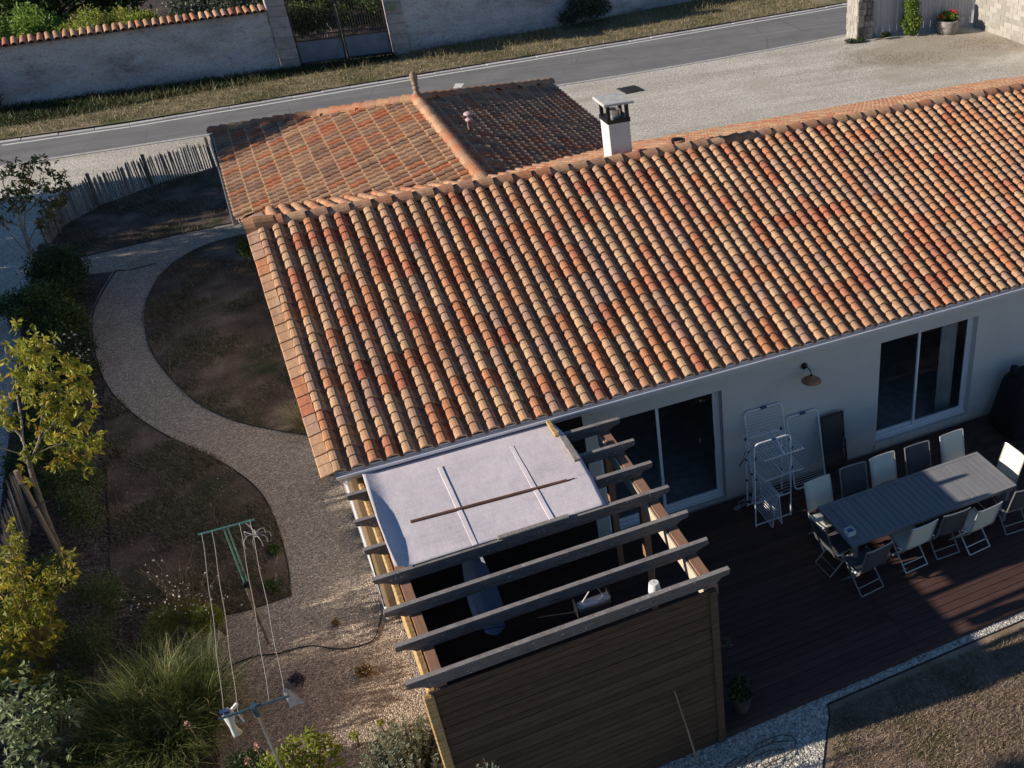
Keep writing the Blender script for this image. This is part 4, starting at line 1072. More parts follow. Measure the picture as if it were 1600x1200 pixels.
q = MB(); q.bbox(3.405, 3.436, -4.39, -.85, 2.40, 2.588, .006); q.build('beam_side', M['cream_board'], perg)
q = MB(); q.bbox(.385, .50, -4.39, -.30, 2.43, 2.602, .006); q.build('beam', M['beam'], perg)
q = MB(); q.bbox(.30, .375, -4.39, -.25, 2.36, 2.575, .012)
for i, v in enumerate(q.v): q.v[i] = (v[0] + R.uniform(-.006, .006), v[1], v[2] + R.uniform(-.006, .006))
q.build('side_beam', M['pine'], perg)
for x, y in ((.43, -4.34), (3.47, -4.34), (3.47, -.95), (.43, -.30), (3.47, -2.3), (.43, -2.3)):
    q = MB(); q.bbox(x - .05, x + .05, y - .05, y + .05, -.1, 2.43, .006); q.build('post', M['beam'], perg)
z = -.02
bw = .0965
for k in range(27):
    z0, z1 = z + k * bw, z + (k + 1) * bw - .009
    q = MB(); o = R.uniform(-.003, .003); q.bbox(.30, 3.53, -4.425 + o, -4.398 + o, z0, z1, .005); q.build('screen_board', M['board'], perg)
    q = MB(); o = R.uniform(-.003, .003); q.bbox(.335 + o, .36 + o, -4.385, -.03, z0, min(z1, 2.42), .005); q.build('side_board', M['pine'], perg) if z0 < 2.40 else None
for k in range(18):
    q = MB(); o = R.uniform(-.003, .003); q.bbox(.52, 3.44, -.045 + o, -.02 + o, z + k * .135, z + (k + 1) * .135 - .006, .005); q.build('added_back_board', M['shade_board'], perg)  # cladding added on the house wall, its dark colour standing in for shade
q = MB(); q.box(.364, .372, -4.385, -.02, -.05, 2.42); q.build('added_side_backing', M['shade_board'], perg)  # sheet added behind the side boards to stop sun through their gaps
q = MB(); q.box(.38, 3.42, -4.394, -4.387, -.05, 2.56); q.build('added_screen_backing', M['shade_board'], perg)  # the same added light stop behind the screen boards
q = MB(); q.bbox(3.44, 3.535, -4.455, -4.427, -.06, 2.56, .005); q.build('corner_batten', M['board'], perg)
q = MB(); q.bbox(.24, .333, -4.46, -4.388, -.1, 2.56, .015)
for i, v in enumerate(q.v): q.v[i] = (v[0] + R.uniform(-.008, .008), v[1] + R.uniform(-.008, .008), v[2])
q.build('corner_slab', M['pine'], perg)
q = MB(); q.bbox(2.84, 2.93, -1.62, -1.02, 2.80, 2.84, .006); q.build('loose_plank', M['greywood'], perg)
q = MB(); q.bbox(2.80, 2.86, -.96, -.55, 2.80, 2.835, .006); q.build('loose_plank', M['pine'], perg)
q = MB(); q.bbox(1.55, 2.42, -2.65, -2.585, 2.775, 2.80, .005); q.build('loose_plank', M['greywood'], perg)

# shade cloth on top, with its fold, curled edge and dark batten
t = empty('shade_cloth', (1.6, -1.5, 2.8), 'pale lilac grey shade cloth stretched over the back of the pergola', 'shade cloth')
nx, ny = 52, 40; vs = []
for i in range(nx + 1):
    for j in range(ny + 1):
        u, w = i / nx, j / ny
        x = .36 + (2.90 - .36) * u; y = -2.60 + (-.37 + 2.60) * w
        x += .06 * math.sin(w * 3.1) * (1 if u > .5 else -.3) * abs(u - .5) * 2
        sag = 0
        for a0, b0 in zip(PY[3:], PY[4:]):
            if a0 <= y <= b0: sag = -.014 * math.sin(math.pi * (y - a0) / (b0 - a0))
        z = 2.772 + sag + .003 * math.sin(7 * u + 3 * w)
        z += 0
        if y > PY[6]: z -= .085 * ((y - PY[6]) / .49) ** 1.2
        if u < .085: z += .085 * (1 - u / .085) ** 1.5 * (.75 + .25 * math.sin(w * 5)); x += .03 * (1 - u / .085)
        vs.append((x, y, z))
q = MB(); q.add(vs, [(i * (ny + 1) + j, (i + 1) * (ny + 1) + j, (i + 1) * (ny + 1) + j + 1, i * (ny + 1) + j + 1) for i in range(nx) for j in range(ny)])
cl = q.build('cloth', M['sail'], t, True)
sm = cl.modifiers.new('thick', 'SOLIDIFY'); sm.thickness = .004
q = MB(); q.add([(.72, -1.815, 2.762), (2.64, -1.925, 2.764), (2.64, -1.890, 2.764), (.72, -1.780, 2.762), (.72, -1.815, 2.785), (2.64, -1.925, 2.786), (2.64, -1.890, 2.786), (.72, -1.780, 2.785)], [(0, 3, 2, 1), (4, 5, 6, 7), (0, 1, 5, 4), (1, 2, 6, 5), (2, 3, 7, 6), (3, 0, 4, 7)]); q.build('batten', M['batten'], t)
def cloth_z(y):
    g_ = 0
    for a0, b0 in zip(PY[3:], PY[4:]):
        if a0 <= y <= b0: g_ = -.014 * math.sin(math.pi * (y - a0) / (b0 - a0))
    return 2.772 + g_ + .003
for xs in (1.29, 2.23):
    q = MB(); ys = [-2.595 + 1.76 * k / 30 for k in range(31)]
    vs = []
    for y in ys: vs += [(xs - .03, y, cloth_z(y) - .004), (xs - .022, y, cloth_z(y) + .001), (xs + .028, y, cloth_z(y) + .005), (xs + .030, y, cloth_z(y) - .004)]
    q.add(vs, [(4 * k + j, 4 * k + j + 1, 4 * k + j + 5, 4 * k + j + 4) for k in range(30) for j in range(3)]); q.build('seam', M['sail'], t)
q = MB(); q.tube([(2.62, -1.908, 2.775), (2.74, -1.915, 2.777)], .006, 6); q.build('batten_pin', M['dark_metal'], t)

# things under the pergola
t = empty('hanging_chair', (1.2, -2.7, 1.4), 'pale blue cloth hanging chair slung from the pergola rafters', 'hanging chair')
q = MB(); vs = []
for i in range(13):
    for j in range(13):
        u, w = i / 12 - .5, j / 12
        wd = .19 * (1 - .15 * math.cos(w * math.pi)) 
        vs.append((1.25 + u * wd * 2 * (.55 + .45 * math.sin(math.pi * min(1, w * 1.1))), -2.2 - .80 * w, 2.52 - .80 * math.sin(math.pi * .62 * w) - .10 * math.cos(u * 3) + .15 * abs(u) * math.sin(math.pi * w)))
q.add(vs, [(i * 13 + j, i * 13 + j + 1, (i + 1) * 13 + j + 1, (i + 1) * 13 + j) for i in range(12) for j in range(12)]); q.build('seat_cloth', M['blue_cloth'], t, True)
q = MB()
q.tube([(1.25, -2.2, 2.45), (1.25, -2.05, 2.66)], .006, 5); q.tube([(1.14, -2.95, 1.83), (1.10, -2.9, 2.2), (1.15, -2.62, 2.62)], .005, 5)
q.build('rope', M['greywood'], t)
t = empty('patio_heater', (2.3, -3.55, 2.2), 'steel electric heater hung on chains under the pergola rafters', 'heater')
q = MB(); k = 10; prf = [(.0 + .085 * math.cos(math.pi * j / k) , .09 * math.sin(math.pi * j / k)) for j in range(k + 1)]
prf += [(-.085, -.06), (-.03, -.09), (.03, -.09), (.085, -.06)]
q.prism([(-3.56 + y, 2.16 + z) for y, z in prf], 'x', 2.13, 2.52); q.build('body', M['heater'], t)
q = MB()
for x in (2.118, 2.522): q.box(x - .008, x + .008, -3.65, -3.47, 2.06, 2.26)
q.box(2.16, 2.49, -3.60, -3.52, 2.055, 2.066); q.build('end_caps', M['dark_metal'], t)
q = MB(); q.tube([(2.2, -3.56, 2.25), (2.3, -3.75, 2.62)], .006, 5); q.tube([(2.45, -3.56, 2.25), (2.33, -3.75, 2.62)], .005, 5); q.build('chains', M['white_wire'], t)
q = MB(); q.tube(smooth_line([(2.12, -3.55, 2.12), (1.7, -3.45, 2.14), (1.1, -3.4, 2.2), (.5, -3.3, 2.4)], 5), .006, 5); q.build('cable', M['hose'], t)
t = empty('pendant_lamp', (3.08, -3.6, 2.2), 'white bucket shaped pendant lamp hanging inside the boarded screen', 'pendant lamp')
q = MB(); q.lathe([(.055, .20), (.062, .195), (.085, 0), (.080, 0), (.055, .185)], (3.07, -3.62, 2.02), 18, caps=False); q.lathe([(.002, .198), (.056, .198)], (3.07, -3.62, 2.02), 18, caps=False); q.build('lamp_shade', M['white_plastic'], t, True)
q = MB(); q.tube([(3.07, -3.62, 2.21), (3.07, -3.74, 2.61)], .004, 5); q.build('cord', M['hose'], t)

# ================================================================== FURNITURE ON THE DECK
t = empty('patio_table', (7.97, -2.23, 0), 'long slatted dark grey patio table, half in shade and half in sun', 'table')
TX0, TX1, TY0, TY1, TZ = 6.447, 9.49, -2.75, -1.706, .74
q = MB()
q.box(TX0, TX1, TY0, TY0 + .055, TZ - .05, TZ); q.box(TX0, TX1, TY1 - .055, TY1, TZ - .05, TZ); q.box(TX0, TX0 + .055, TY0 + .055, TY1 - .055, TZ - .05, TZ); q.box(TX1 - .055, TX1, TY0 + .055, TY1 - .055, TZ - .05, TZ)
q.box(TX0 + .08, TX1 - .08, TY0 + .08, TY0 + .11, TZ - .11, TZ - .051); q.box(TX0 + .08, TX1 - .08, TY1 - .11, TY1 - .08, TZ - .11, TZ - .051)
q.build('frame', M['table'], t)
ns = 27; w = (TX1 - TX0 - .11) / ns
q = MB(); q.bbox(.004, w - .004, 0, TY1 - TY0 - .114, -.018, -.003, .003); me = q.mesh('top_slat', M['table'])
for k in range(ns):
    o = link('top_slat', me, t); o.location = Vector((TX0 + .055 + k * w, TY0 + .057, TZ)) - wloc(t)
for x in (TX0 + .07, TX1 - .14):
    for y in (TY0 + .06, TY1 - .13):
        q = MB(); q.bbox(x, x + .07, y, y + .07, 0, TZ - .052, .006); q.build('leg', M['table'], t)
t = empty('tissue_box', (6.56, -2.5, .74), 'small square box with white rim and blue contents near the table corner', 'box')
q = MB(); s_ = .065; zz = TZ + .085
for a0, a1, b0, b1 in ((-1, 1, -1, -.85), (-1, 1, .85, 1), (-1, -.85, -.85, .85), (.85, 1, -.85, .85)): q.box(6.55 + a0 * s_, 6.55 + a1 * s_, -2.50 + b0 * s_, -2.50 + b1 * s_, TZ + .001, zz)
q.box(6.55 - .85 * s_, 6.55 + .85 * s_, -2.50 - .85 * s_, -2.50 + .85 * s_, TZ + .001, TZ + .01); q.build('box_wall', M['white_plastic'], t)
q = MB(); q.box(6.55 - .03, 6.55 + .045, -2.54, -2.475, TZ + .012, TZ + .07); q.box(6.51, 6.535, -2.47, -2.45, TZ + .012, TZ + .06); q.build('contents', plain('blue_packet', (.05, .16, .34), .5), t)

def make_chair(fabric, label):
    tube = 'tube' if fabric == 'sling_pale' else 'tube_grey'
    t = empty('folding_chair', (0, 0, 0), label, 'chair', 'folding sling chairs around the patio table')
    hw = .235
    back = smooth_line([(-.345, .955), (-.325, .88), (-.275, .70), (-.225, .50), (-.19, .42)], 4)
    seat = smooth_line([(-.19, .435), (-.05, .425), (.10, .435), (.225, .465)], 3)
    for s in (-1, 1):
        q = MB(); q.tube([(s * hw, y, z) for y, z in back] + [(s * hw, .0, .23), (s * hw, .215, .012)], .0125, 6); q.build('side_tube', M[tube], t)
        q = MB(); q.tube([(s * (hw - .03), y, z) for y, z in seat[::-1]][:1] + [(s * (hw - .03), .0, .24), (s * (hw - .03), -.245, .012)], .0125, 6); q.build('leg', M[tube], t)
        q = MB(); q.tube([(s * (hw - .008), y, z) for y, z in seat], .012, 6); q.build('seat_rail', M[tube], t)
        q = MB(); q.tube([(s * (hw + .012), -.15, .44), (s * (hw + .012), -.05, .40)], .017, 6); q.build('hinge', M['white_plastic'], t)
    q = MB(); q.tube([(-hw, .215, .012), (hw, .215, .012)], .0115, 6); q.tube([(-hw + .03, -.245, .012), (hw - .03, -.245, .012)], .0115, 6)
    q.tube([(-hw + .03, -.14, .09), (hw - .03, -.14, .09)], .010, 6); q.build('foot_bar', M[tube], t)
    q = MB(); q.tube(smooth_line([(-hw, -.345, .955), (-.12, -.362, .952), (.12, -.362, .952), (hw, -.345, .955)], 3), .0125, 6); q.build('top_bar', M[tube], t)
    def sling(line, nm, wv, dip):
        q = MB(); vs = []; n = 6
        for y, z in line:
            for i in range(n + 1):
                u = i / n * 2 - 1; vs.append((u * wv, y - dip[0] * (1 - u * u), z - dip[1] * (1 - u * u)))
        m = n + 1; k = len(line)
        q.add(vs, [(i * m + j, i * m + j + 1, (i + 1) * m + j + 1, (i + 1) * m + j) for i in range(k - 1) for j in range(n)])
        o = q.build(nm, M[fabric], t, True); md = o.modifiers.new('thick', 'SOLIDIFY'); md.thickness = .006
    sling([p for p in back if p[1] > .46], 'back_sling', hw - .012, (.02, 0)); sling(seat, 'seat_sling', hw - .012, (0, .018))
    return t
P1 = make_chair('sling_pale', 'x'); P2 = make_chair('sling_dark', 'x')
used = set()
def put(proto, x, y, deg, label):
    c = proto if proto.name not in used else copy_tree(proto)
    used.add(proto.name); c.location = (x, y, 0); c.rotation_euler = (0, 0, math.radians(deg)); c['label'] = label
put(P1, 6.67, -1.68, 184, 'pale sling chair at the wall side table corner nearest the drying rack')
put(P2, 7.31, -1.64, 178, 'dark sling chair on the wall side, between the two palest backs near the drying rack')
put(P1, 7.89, -1.63, 181, 'pale sling chair on the wall side between the two dark wall side chairs')
put(P2, 8.54, -1.65, 179, 'dark sling chair on the wall side, below the patio window')
put(P1, 9.25, -1.65, 182, 'pale grey sling chair on the wall side at the sunny end of the table')
put(P1, 9.52, -2.22, 93, 'brightly sunlit cream sling chair at the head of the table')
put(P2, 6.46, -2.28, -87, 'dark sling chair at the shaded head of the table beside the tissue box')
put(P2, 6.60, -2.83, 6, 'dark sling chair standing out at the shaded front corner of the table')
put(P1, 7.48, -2.72, 3, 'pale sling chair on the garden side, left of a dark one at mid table')
put(P2, 8.10, -2.71, -2, 'dark sling chair on the garden side between two pale chairs')
put(P1, 8.58, -2.85, 4, 'pale sling chair on the garden side near the sunny end')
put(P2, 9.42, -2.76, -4, 'dark sling chair on the garden side at the sunny end by the frame edge')

# folded brown chair against the wall
t = empty('folded_chair', (7.63, -.15, 0), 'folded dark brown sling chair leaning upright against the white wall', 'chair')
q = MB(); vs = []
for i in range(7):
    for j in range(9):
        u, w = i / 6, j / 8; vs.append((7.42 + .42 * u, -.24 + .15 * w + .02 * math.sin(w * 6), .16 + .95 * w + .02 * u))
q.add(vs, [(i * 9 + j, i * 9 + j + 1, (i + 1) * 9 + j + 1, (i + 1) * 9 + j) for i in range(6) for j in range(8)])
o = q.build('sling', M['sling_brown'], t, True); md = o.modifiers.new('thick', 'SOLIDIFY'); md.thickness = .01
q = MB()
for x in (7.41, 7.85): q.tube([(x, -.27, 0), (x, -.23, .3), (x, -.10, 1.14)], .013, 6); q.tube([(x + .015, -.31, 0), (x + .01, -.2, .62)], .011, 6)
q.tube([(7.41, -.215, .45), (7.85, -.215, .47)], .012, 6); q.tube([(7.41, -.10, 1.14), (7.85, -.10, 1.14)], .012, 6); q.tube([(7.41, -.27, .03), (7.85, -.27, .03)], .012, 6)
q.build('frame', M['sling_brown'], t)

def rounded_rect(x0, x1, z0, z1, r=.07, n=5):
    out = []
    for cx, cz, a0 in ((x1 - r, z1 - r, 0), (x0 + r, z1 - r, 90), (x0 + r, z0 + r, 180), (x1 - r, z0 + r, 270)):
        for k in range(n + 1):
            an_ = math.radians(a0 + 90 * k / n); out.append((cx + r * math.cos(an_), cz + r * math.sin(an_)))
    return out
def leaning_rack(label, x0, x1, h, y_base, y_top, z0=.02):
    t = empty('folded_airer', ((x0 + x1) / 2, y_base, 0), label, 'clothes airer', 'folded airers leaning on the wall')
    def Y(z): return y_base + (y_top - y_base) * z / h
    q = MB(); q.tube([(x, Y(z), z) for x, z in rounded_rect(x0, x1, z0, h)], .015, 7, closed=True); q.build('frame', M['white_wire'], t)
    wme = MB(); n = 30
    for k in range(n):
        z = z0 + .07 + (h - z0 - .13) * k / (n - 1); wme.tube([(x0 + .01, Y(z), z), (x1 - .01, Y(z), z)], .0045, 4)
    wme.build('wires', M['white_wire'], t)
    for z in (z0, h):
        q = MB(); q.tube([((x0 + x1) / 2 - .05, Y(z), z), ((x0 + x1) / 2 + .06, Y(z), z)], .021, 8); q.build('clip', M['blue_clip'], t)
    for z in (.35 * h, .72 * h):
        q = MB(); q.tube([(x0, Y(z), z - .02), (x0, Y(z), z + .02)], .020, 6); q.build('clip', M['blue_clip'], t)
leaning_rack('taller white framed folded clothes airer leaning on the wall behind the drying tower', 6.04, 6.72, 1.63, -.38, -.04)
leaning_rack('shorter white framed folded clothes airer beside the brown folded chair', 6.80, 7.39, 1.30, -.36, -.05)

# standing drying tower
t = empty('drying_tower', (6.25, -.63, 0), 'standing white wire clothes drying tower with two open shelves', 'clothes airer')
for y, x0, x1, h in ((-.90, 5.78, 6.42, 1.63), (-.36, 5.90, 6.54, 1.36)):
    q = MB(); r_ = .09
    pts = [(x0, y, 0)] + [(x, y, z) for x, z in rounded_rect(x0, x1, 0, h, r_)[6:12]][::1]
    top = [(x0, y, .02), (x0, y, h - r_)] + [(x0 + r_ - r_ * math.cos(math.radians(a_)), y, h - r_ + r_ * math.sin(math.radians(a_))) for a_ in (25, 50, 75, 90)] + [(x1 - r_ + r_ * math.sin(math.radians(a_)), y, h - r_ + r_ * math.cos(math.radians(a_))) for a_ in (0, 25, 50, 75)] + [(x1, y, h - r_), (x1, y, .02)]
    q.tube(top, .0135, 7); q.tube([(x0, y, .045), (x1, y, .045)], .011, 6); q.build('arch_frame', M['white_wire'], t)
def shelf(cx, cy, z, wx, wy, tilt=0., nm='shelf'):
    q = MB()
    c_, s_ = math.cos(tilt), math.sin(tilt)
    def Pt(u, v): return (cx + u * c_, cy + v, z + u * s_)
    hx, hy = wx / 2, wy / 2
    q.tube([Pt(-hx, -hy), Pt(hx, -hy), Pt(hx, hy), Pt(-hx, hy)], .0085, 5, closed=True)
    n = max(3, int(wx / .046))
    for k in range(1, n): q.tube([Pt(-hx + wx * k / n, -hy), Pt(-hx + wx * k / n, hy)], .006, 4)
    q.build(nm, M['white_wire'], t)
shelf(6.07, -.63, 1.36, .34, .76, .02); shelf(6.42, -.63, 1.36, .34, .76, -.03)
shelf(6.07, -.63, .96, .34, .74, .02); shelf(6.42, -.63, .97, .34, .74, -.02)
shelf(6.02, -.75, .42, .66, .74, 1.42); shelf(6.12, -.75, .40, .62, .72, 1.66)
q = MB(); q.tube([(0, 0, -.022), (0, 0, .022)], .020, 6); cme = q.mesh('clip', M['blue_clip'])
for x, y in ((5.80, -.90), (6.44, -.90), (5.90, -.36), (6.54, -.36)):
    for z in (.12, .56, .97, 1.36):
        o = link('clip', cme, t); o.location = Vector((x, y, z)) - wloc(t)
q = MB(); q.tube([(6.08, -.90, 1.63), (6.15, -.90, 1.63)], .022, 6); q.build('clip', M['blue_clip'], t)
q = MB(); q.tube(smooth_line([(6.245, -.25, 1.37), (6.245, -.5, 1.50), (6.245, -.72, 1.50), (6.245, -1.0, 1.37)], 4), .014, 6); q.build('middle_bow', M['white_wire'], t)
t = empty('clothes_hanger', (5.76, -.7, 1.2), 'thin brown clothes hanger hooked on the side of the drying tower', 'clothes hanger')
q = MB(); q.tube([(5.60, -.72, 1.17), (5.78, -.60, 1.30), (5.92, -.48, 1.22)], .008, 5, closed=True); q.tube(smooth_line([(5.78, -.6, 1.30), (5.79, -.60, 1.35), (5.82, -.60, 1.37)], 3), .004, 4); q.build('wire', M['batten'], t)
def flip_flop(x, y, rz, label):
    t = empty('flip_flop', (x, y, 0), label, 'shoe', 'shoes on the deck by the drying tower')
    c_, s_ = math.cos(rz), math.sin(rz)
    pts = [(-.13, -.03), (-.10, -.042), (0, -.036), (.08, -.048), (.13, -.03), (.14, .0), (.13, .03), (.08, .046), (0, .034), (-.10, .042), (-.13, .03)]
    q = MB(); q.prism([(x + a_ * c_ - b_ * s_, y + a_ * s_ + b_ * c_) for a_, b_ in pts], 'z', .002, .022); q.build('sole', plain('grey_sole', (.30, .29, .28), .8), t)
    q = MB()
    for sg in (-1, 1): q.tube(smooth_line([(x + .085 * c_, y + .085 * s_, .024), (x + .03 * c_ - sg * .03 * s_, y + .03 * s_ + sg * .03 * c_, .055), (x - .03 * c_ - sg * .038 * s_, y - .03 * s_ + sg * .038 * c_, .022)], 3), .007, 5)
    q.build('strap', plain('dark_strap', (.08, .08, .08), .7), t)
flip_flop(5.80, -.28, .35, 'grey flip flop lying on the dark deck nearest the door')
flip_flop(5.93, -.20, .25, 'grey flip flop half behind the leaning airer at the wall')
t = empty('red_cloth', (6.15, -.22, 0), 'small crumpled red cloth on the deck under the leaning airer', 'cloth')
q = MB(); vs = []
for i in range(7):
    for j in range(7): vs.append((6.06 + i * .03, -.30 + j * .022, .012 + .045 * math.sin(i * .55) * math.sin(j * .55) + R.uniform(0, .015)))
q.add(vs, [(i * 7 + j, i * 7 + j + 1, (i + 1) * 7 + j + 1, (i + 1) * 7 + j) for i in range(6) for j in range(6)]); q.build('cloth', plain('red_cloth', (.25, .03, .03), .9), t, True)

# covered barbecue
t = empty('covered_barbecue', (11.5, -.55, 0), 'barbecue under a black draped cover against the wall at the frame edge', 'barbecue')
rings = [(0.0, 10.92, 12.1, -1.03, -.16), (.10, 10.90, 12.1, -1.05, -.14), (.45, 11.0, 12.05, -.98, -.16), (.80, 11.06, 12.0, -.94, -.18), (.93, 11.10, 11.98, -.92, -.20), (1.04, 11.22, 11.9, -.85, -.26), (1.10, 11.38, 11.75, -.74, -.36)]
q = MB(); vs = []; n = 28
for z, x0, x1, y0, y1 in rings:
    for k in range(n):
        an_ = 2 * math.pi * k / n; ca, sa = math.cos(an_), math.sin(an_); p = .45
        ex, ey = abs(ca) ** p * (1 if ca > 0 else -1), abs(sa) ** p * (1 if sa > 0 else -1)
        wv = 1 + .035 * math.sin(k * 2.3 + z * 3) * (1 - z / 1.3)
        vs.append(((x0 + x1) / 2 + (x1 - x0) / 2 * ex * wv, (y0 + y1) / 2 + (y1 - y0) / 2 * ey * wv, z))
fs = [(i * n + k, i * n + (k + 1) % n, (i + 1) * n + (k + 1) % n, (i + 1) * n + k) for i in range(len(rings) - 1) for k in range(n)] + [tuple((len(rings) - 1) * n + k for k in range(n))]
q.add(vs, fs); o = q.build('cover', M['black_cover'], t, True)
q = MB(); q.lathe([(.085, 0), (.08, .14), (.07, .18), (.02, .195)], (11.24, -.42, 1.02), 12); q.build('chimney_cap', M['black_cover'], t, True)

# plant pot in the deep shade by the screen, stick leaning on the screen
t = empty('dark_pot', (3.92, -4.12, 0), 'dark flower pot with a faded plant in the shade beside the boarded screen', 'flower pot')
q = MB(); q.lathe([(.10, 0), (.15, .28), (.165, .30), (.15, .30), (.13, .26)], (3.92, -4.12, 0), 16, caps=False); q.lathe([(.002, .27), (.14, .27)], (3.92, -4.12, 0), 16, caps=False); q.build('pot', plain('dark_clay', (.075, .06, .05), .8, 0, .3, 9), t, True)
crown('foliage', [(3.92, -4.12, .42, .16, .16, .16)], 350, .07, M['leaf_dark'], t, .4, .1, .9)
t = empty('tuft', (3.62, -4.15, 1.1), 'pale dried flower tuft stuck out from the corner of the boarded screen', 'dried flowers')
P, _ = blob_points([(3.64, -4.38, 1.62, .07, .05, .06)], 120); V, F = leaf_quads(P, .035, .6); np_mesh('flower_head', V, F, M['leaf_sage'], t, RNG.uniform(0, 1, len(F)))
q = MB(); q.tube([(3.545, -4.39, 1.55), (3.62, -4.38, 1.62)], .006, 5); q.build('stalk', M['stem'], t)
q = MB(); q.tube([(3.07, -4.60, -.06), (2.99, -4.51, .62), (2.91, -4.44, 1.21)], [.014, .012, .010], 6)
tag(q.build('wooden_stick', M['stake']), 'thin pale stick leaning against the outside of the boarded screen', 'stick')
mb_ = plain('dark_vine', (.10, .075, .055), .9, 0, .3, 9)
q = MB()
for k in range(5):
    c0 = (3.75 + R.uniform(-.25, .25), -5.0 + R.uniform(-.12, .12)); rr_ = R.uniform(.3, .55)
    a0 = R.uniform(0, 6); q.tube([(c0[0] + rr_ * math.cos(a0 + j * .5), c0[1] + rr_ * .5 * math.sin(a0 + j * .5), -.06 + .05 * abs(math.sin(j * .7 + k))) for j in range(9)], .008, 5)
tag(q.build('vine_twigs', mb_), 'loose loops of dry vine twigs lying on the white gravel below the screen', 'twigs')

# ================================================================== CLOTHES LINE
t = empty('clothes_line', (-1.35, -1.6, GZ), 'green T post clothes line with four pale lines over the gravel', 'clothes line')
for nm, y, x0, x1, zt, mt in (('far', .27, -1.70, -1.03, 2.02, 'green_paint'), ('near', -3.16, -1.72, -1.02, 2.02, 'teal_paint')):
    q = MB(); q.tube([(x0, y, zt), (x1, y - .02, zt)], .015, 8); q.build('cross_bar', M[mt], t)
    q = MB()
    if nm == 'far':
        q.tube([(-1.40, y, zt - .03), (-1.42, y - .01, 1.0)], .011, 8); q.tube([(-1.355, y + .012, zt - .03), (-1.38, y + .01, 1.0)], .009, 8); q.build('post', M['green_paint'], t)
        q = MB(); q.tube([(-1.42, y - .01, 1.02), (-1.43, y - .02, GZ - .05)], .020, 8); q.build('lower_post', M['bark'], t)
        q = MB(); q.bbox(-1.445, -1.36, y - .03, y + .03, .98, 1.06, .006); q.build('collar', M['dark_metal'], t)
    else:
        q.tube([(-1.37, y, zt - .02), (-1.38, y - .01, GZ - .05)], .014, 8); q.build('post', M['lens'], t)
        q = MB(); q.tube([(-1.37, y, zt - .14), (-1.37, y, zt + .03)], .034, 8); q.build('collar', M['teal_paint'], t)
for xa, xb, sag in ((-1.655, -1.665, .10), (-1.535, -1.53, .12), (-1.205, -1.22, .10), (-1.08, -1.06, .09)):
    q = MB(); q.tube([(xa + (xb - xa) * k / 12 + .006 * math.sin(k * 1.3), .27 - 3.43 * k / 12, 2.03 - sag * 2 * (k / 12) * (1 - k / 12)) for k in range(13)], .0027, 5); q.build('line', M['rope'], t)
t = empty('sock_hanger', (-1.10, .2, 1.7), 'spidery grey peg hanger dangling from the far bar of the clothes line', 'peg hanger')
q = MB(); q.tube([(-1.14, .26, 2.0), (-1.10, .24, 1.93), (-1.08, .22, 1.86)], .006, 5); q.tube([(-1.08, .22, 1.88), (-1.08, .22, 1.78)], .018, 7); q.build('hook', M['white_wire'], t)
q = MB()
for k in range(9):
    an_ = k * 2 * math.pi / 9 + .2; ln = R.uniform(.13, .22)
    q.tube(smooth_line([(-1.08, .22, 1.80), (-1.08 + ln * .6 * math.cos(an_), .22 + ln * .6 * math.sin(an_), 1.82 + R.uniform(-.03, .04)), (-1.08 + ln * math.cos(an_), .22 + ln * math.sin(an_), 1.76 + R.uniform(-.03, .05)), (-1.08 + ln * math.cos(an_), .22 + ln * math.sin(an_), 1.69)], 3), .0055, 5)
q.build('arms', M['peg_grey'], t)
t = empty('peg_bag', (-1.64, -3.1, 1.9), 'white and blue cloth peg bag hung at the near end of the clothes line', 'peg bag')
q = MB(); vs = []
for j in range(9):
    w = j / 8; wd = .040 + .012 * math.sin(w * 7)
    for u, v in ((-1, -.6), (0, -1), (1, -.6), (1, .6), (0, 1), (-1, .6)): vs.append((-1.655 + u * wd + .03 * w + .015 * math.sin(w * 6), -3.08 + v * .025 * (1 + math.sin(w * 3.1)), 2.03 - .40 * w + .02 * u))
q.add(vs, [(i * 6 + k, i * 6 + (k + 1) % 6, (i + 1) * 6 + (k + 1) % 6, (i + 1) * 6 + k) for i in range(8) for k in range(6)] + [tuple(range(48, 54))]); q.build('bag', plain('pale_cotton', (.52, .55, .50), .9, 0, .15, 14), t, True)
q = MB(); q.box(-1.70, -1.61, -3.11, -3.05, 2.0, 2.035); q.build('blue_hem', M['blue_clip'], t)
q = MB(); q.tube([(-1.63, -3.03, 1.93), (-1.53, -3.0, 2.0)], .02, 6); q.tube([(-1.56, -3.04, 1.92), (-1.52, -3.12, 1.82)], .012, 5); q.build('handle', M['white_plastic'], t)
t = empty('white_rag', (-1.04, -3.15, 1.95), 'small white rag tied on the other end of the near clothes line bar', 'rag')
q = MB(); vs = []
for j in range(6):
    w = j / 5
    for u in range(4): vs.append((-1.075 + .018 * u * (1 + 1.8 * w) + .02 * w, -3.12 - .03 * w + .012 * math.sin(u * 2 + j), 2.08 - .26 * w))
q.add(vs, [(i * 4 + k, i * 4 + k + 1, (i + 1) * 4 + k + 1, (i + 1) * 4 + k) for i in range(5) for k in range(3)]); q.build('cloth', M['rag'], t, True)

q = MB(); q.tube(smooth_line([(.19, -.12, 1.2), (.17, -.15, .3), (.17, .2, -.065), (.10, .05, -.075), (-.06, -.35, -.075), (-.2, -.44, -.075), (-.54, -.38, -.075), (-.93, -.10, -.075), (-1.34, -.04, -.075), (-1.62, .05, -.075), (-1.95, .02, -.075), (-2.2, -.15, -.075)], 6), .011, 6)
tag(q.build('garden_hose', M['hose']), 'thin black hose curving across the gravel from the pergola to the grass clump', 'hose')

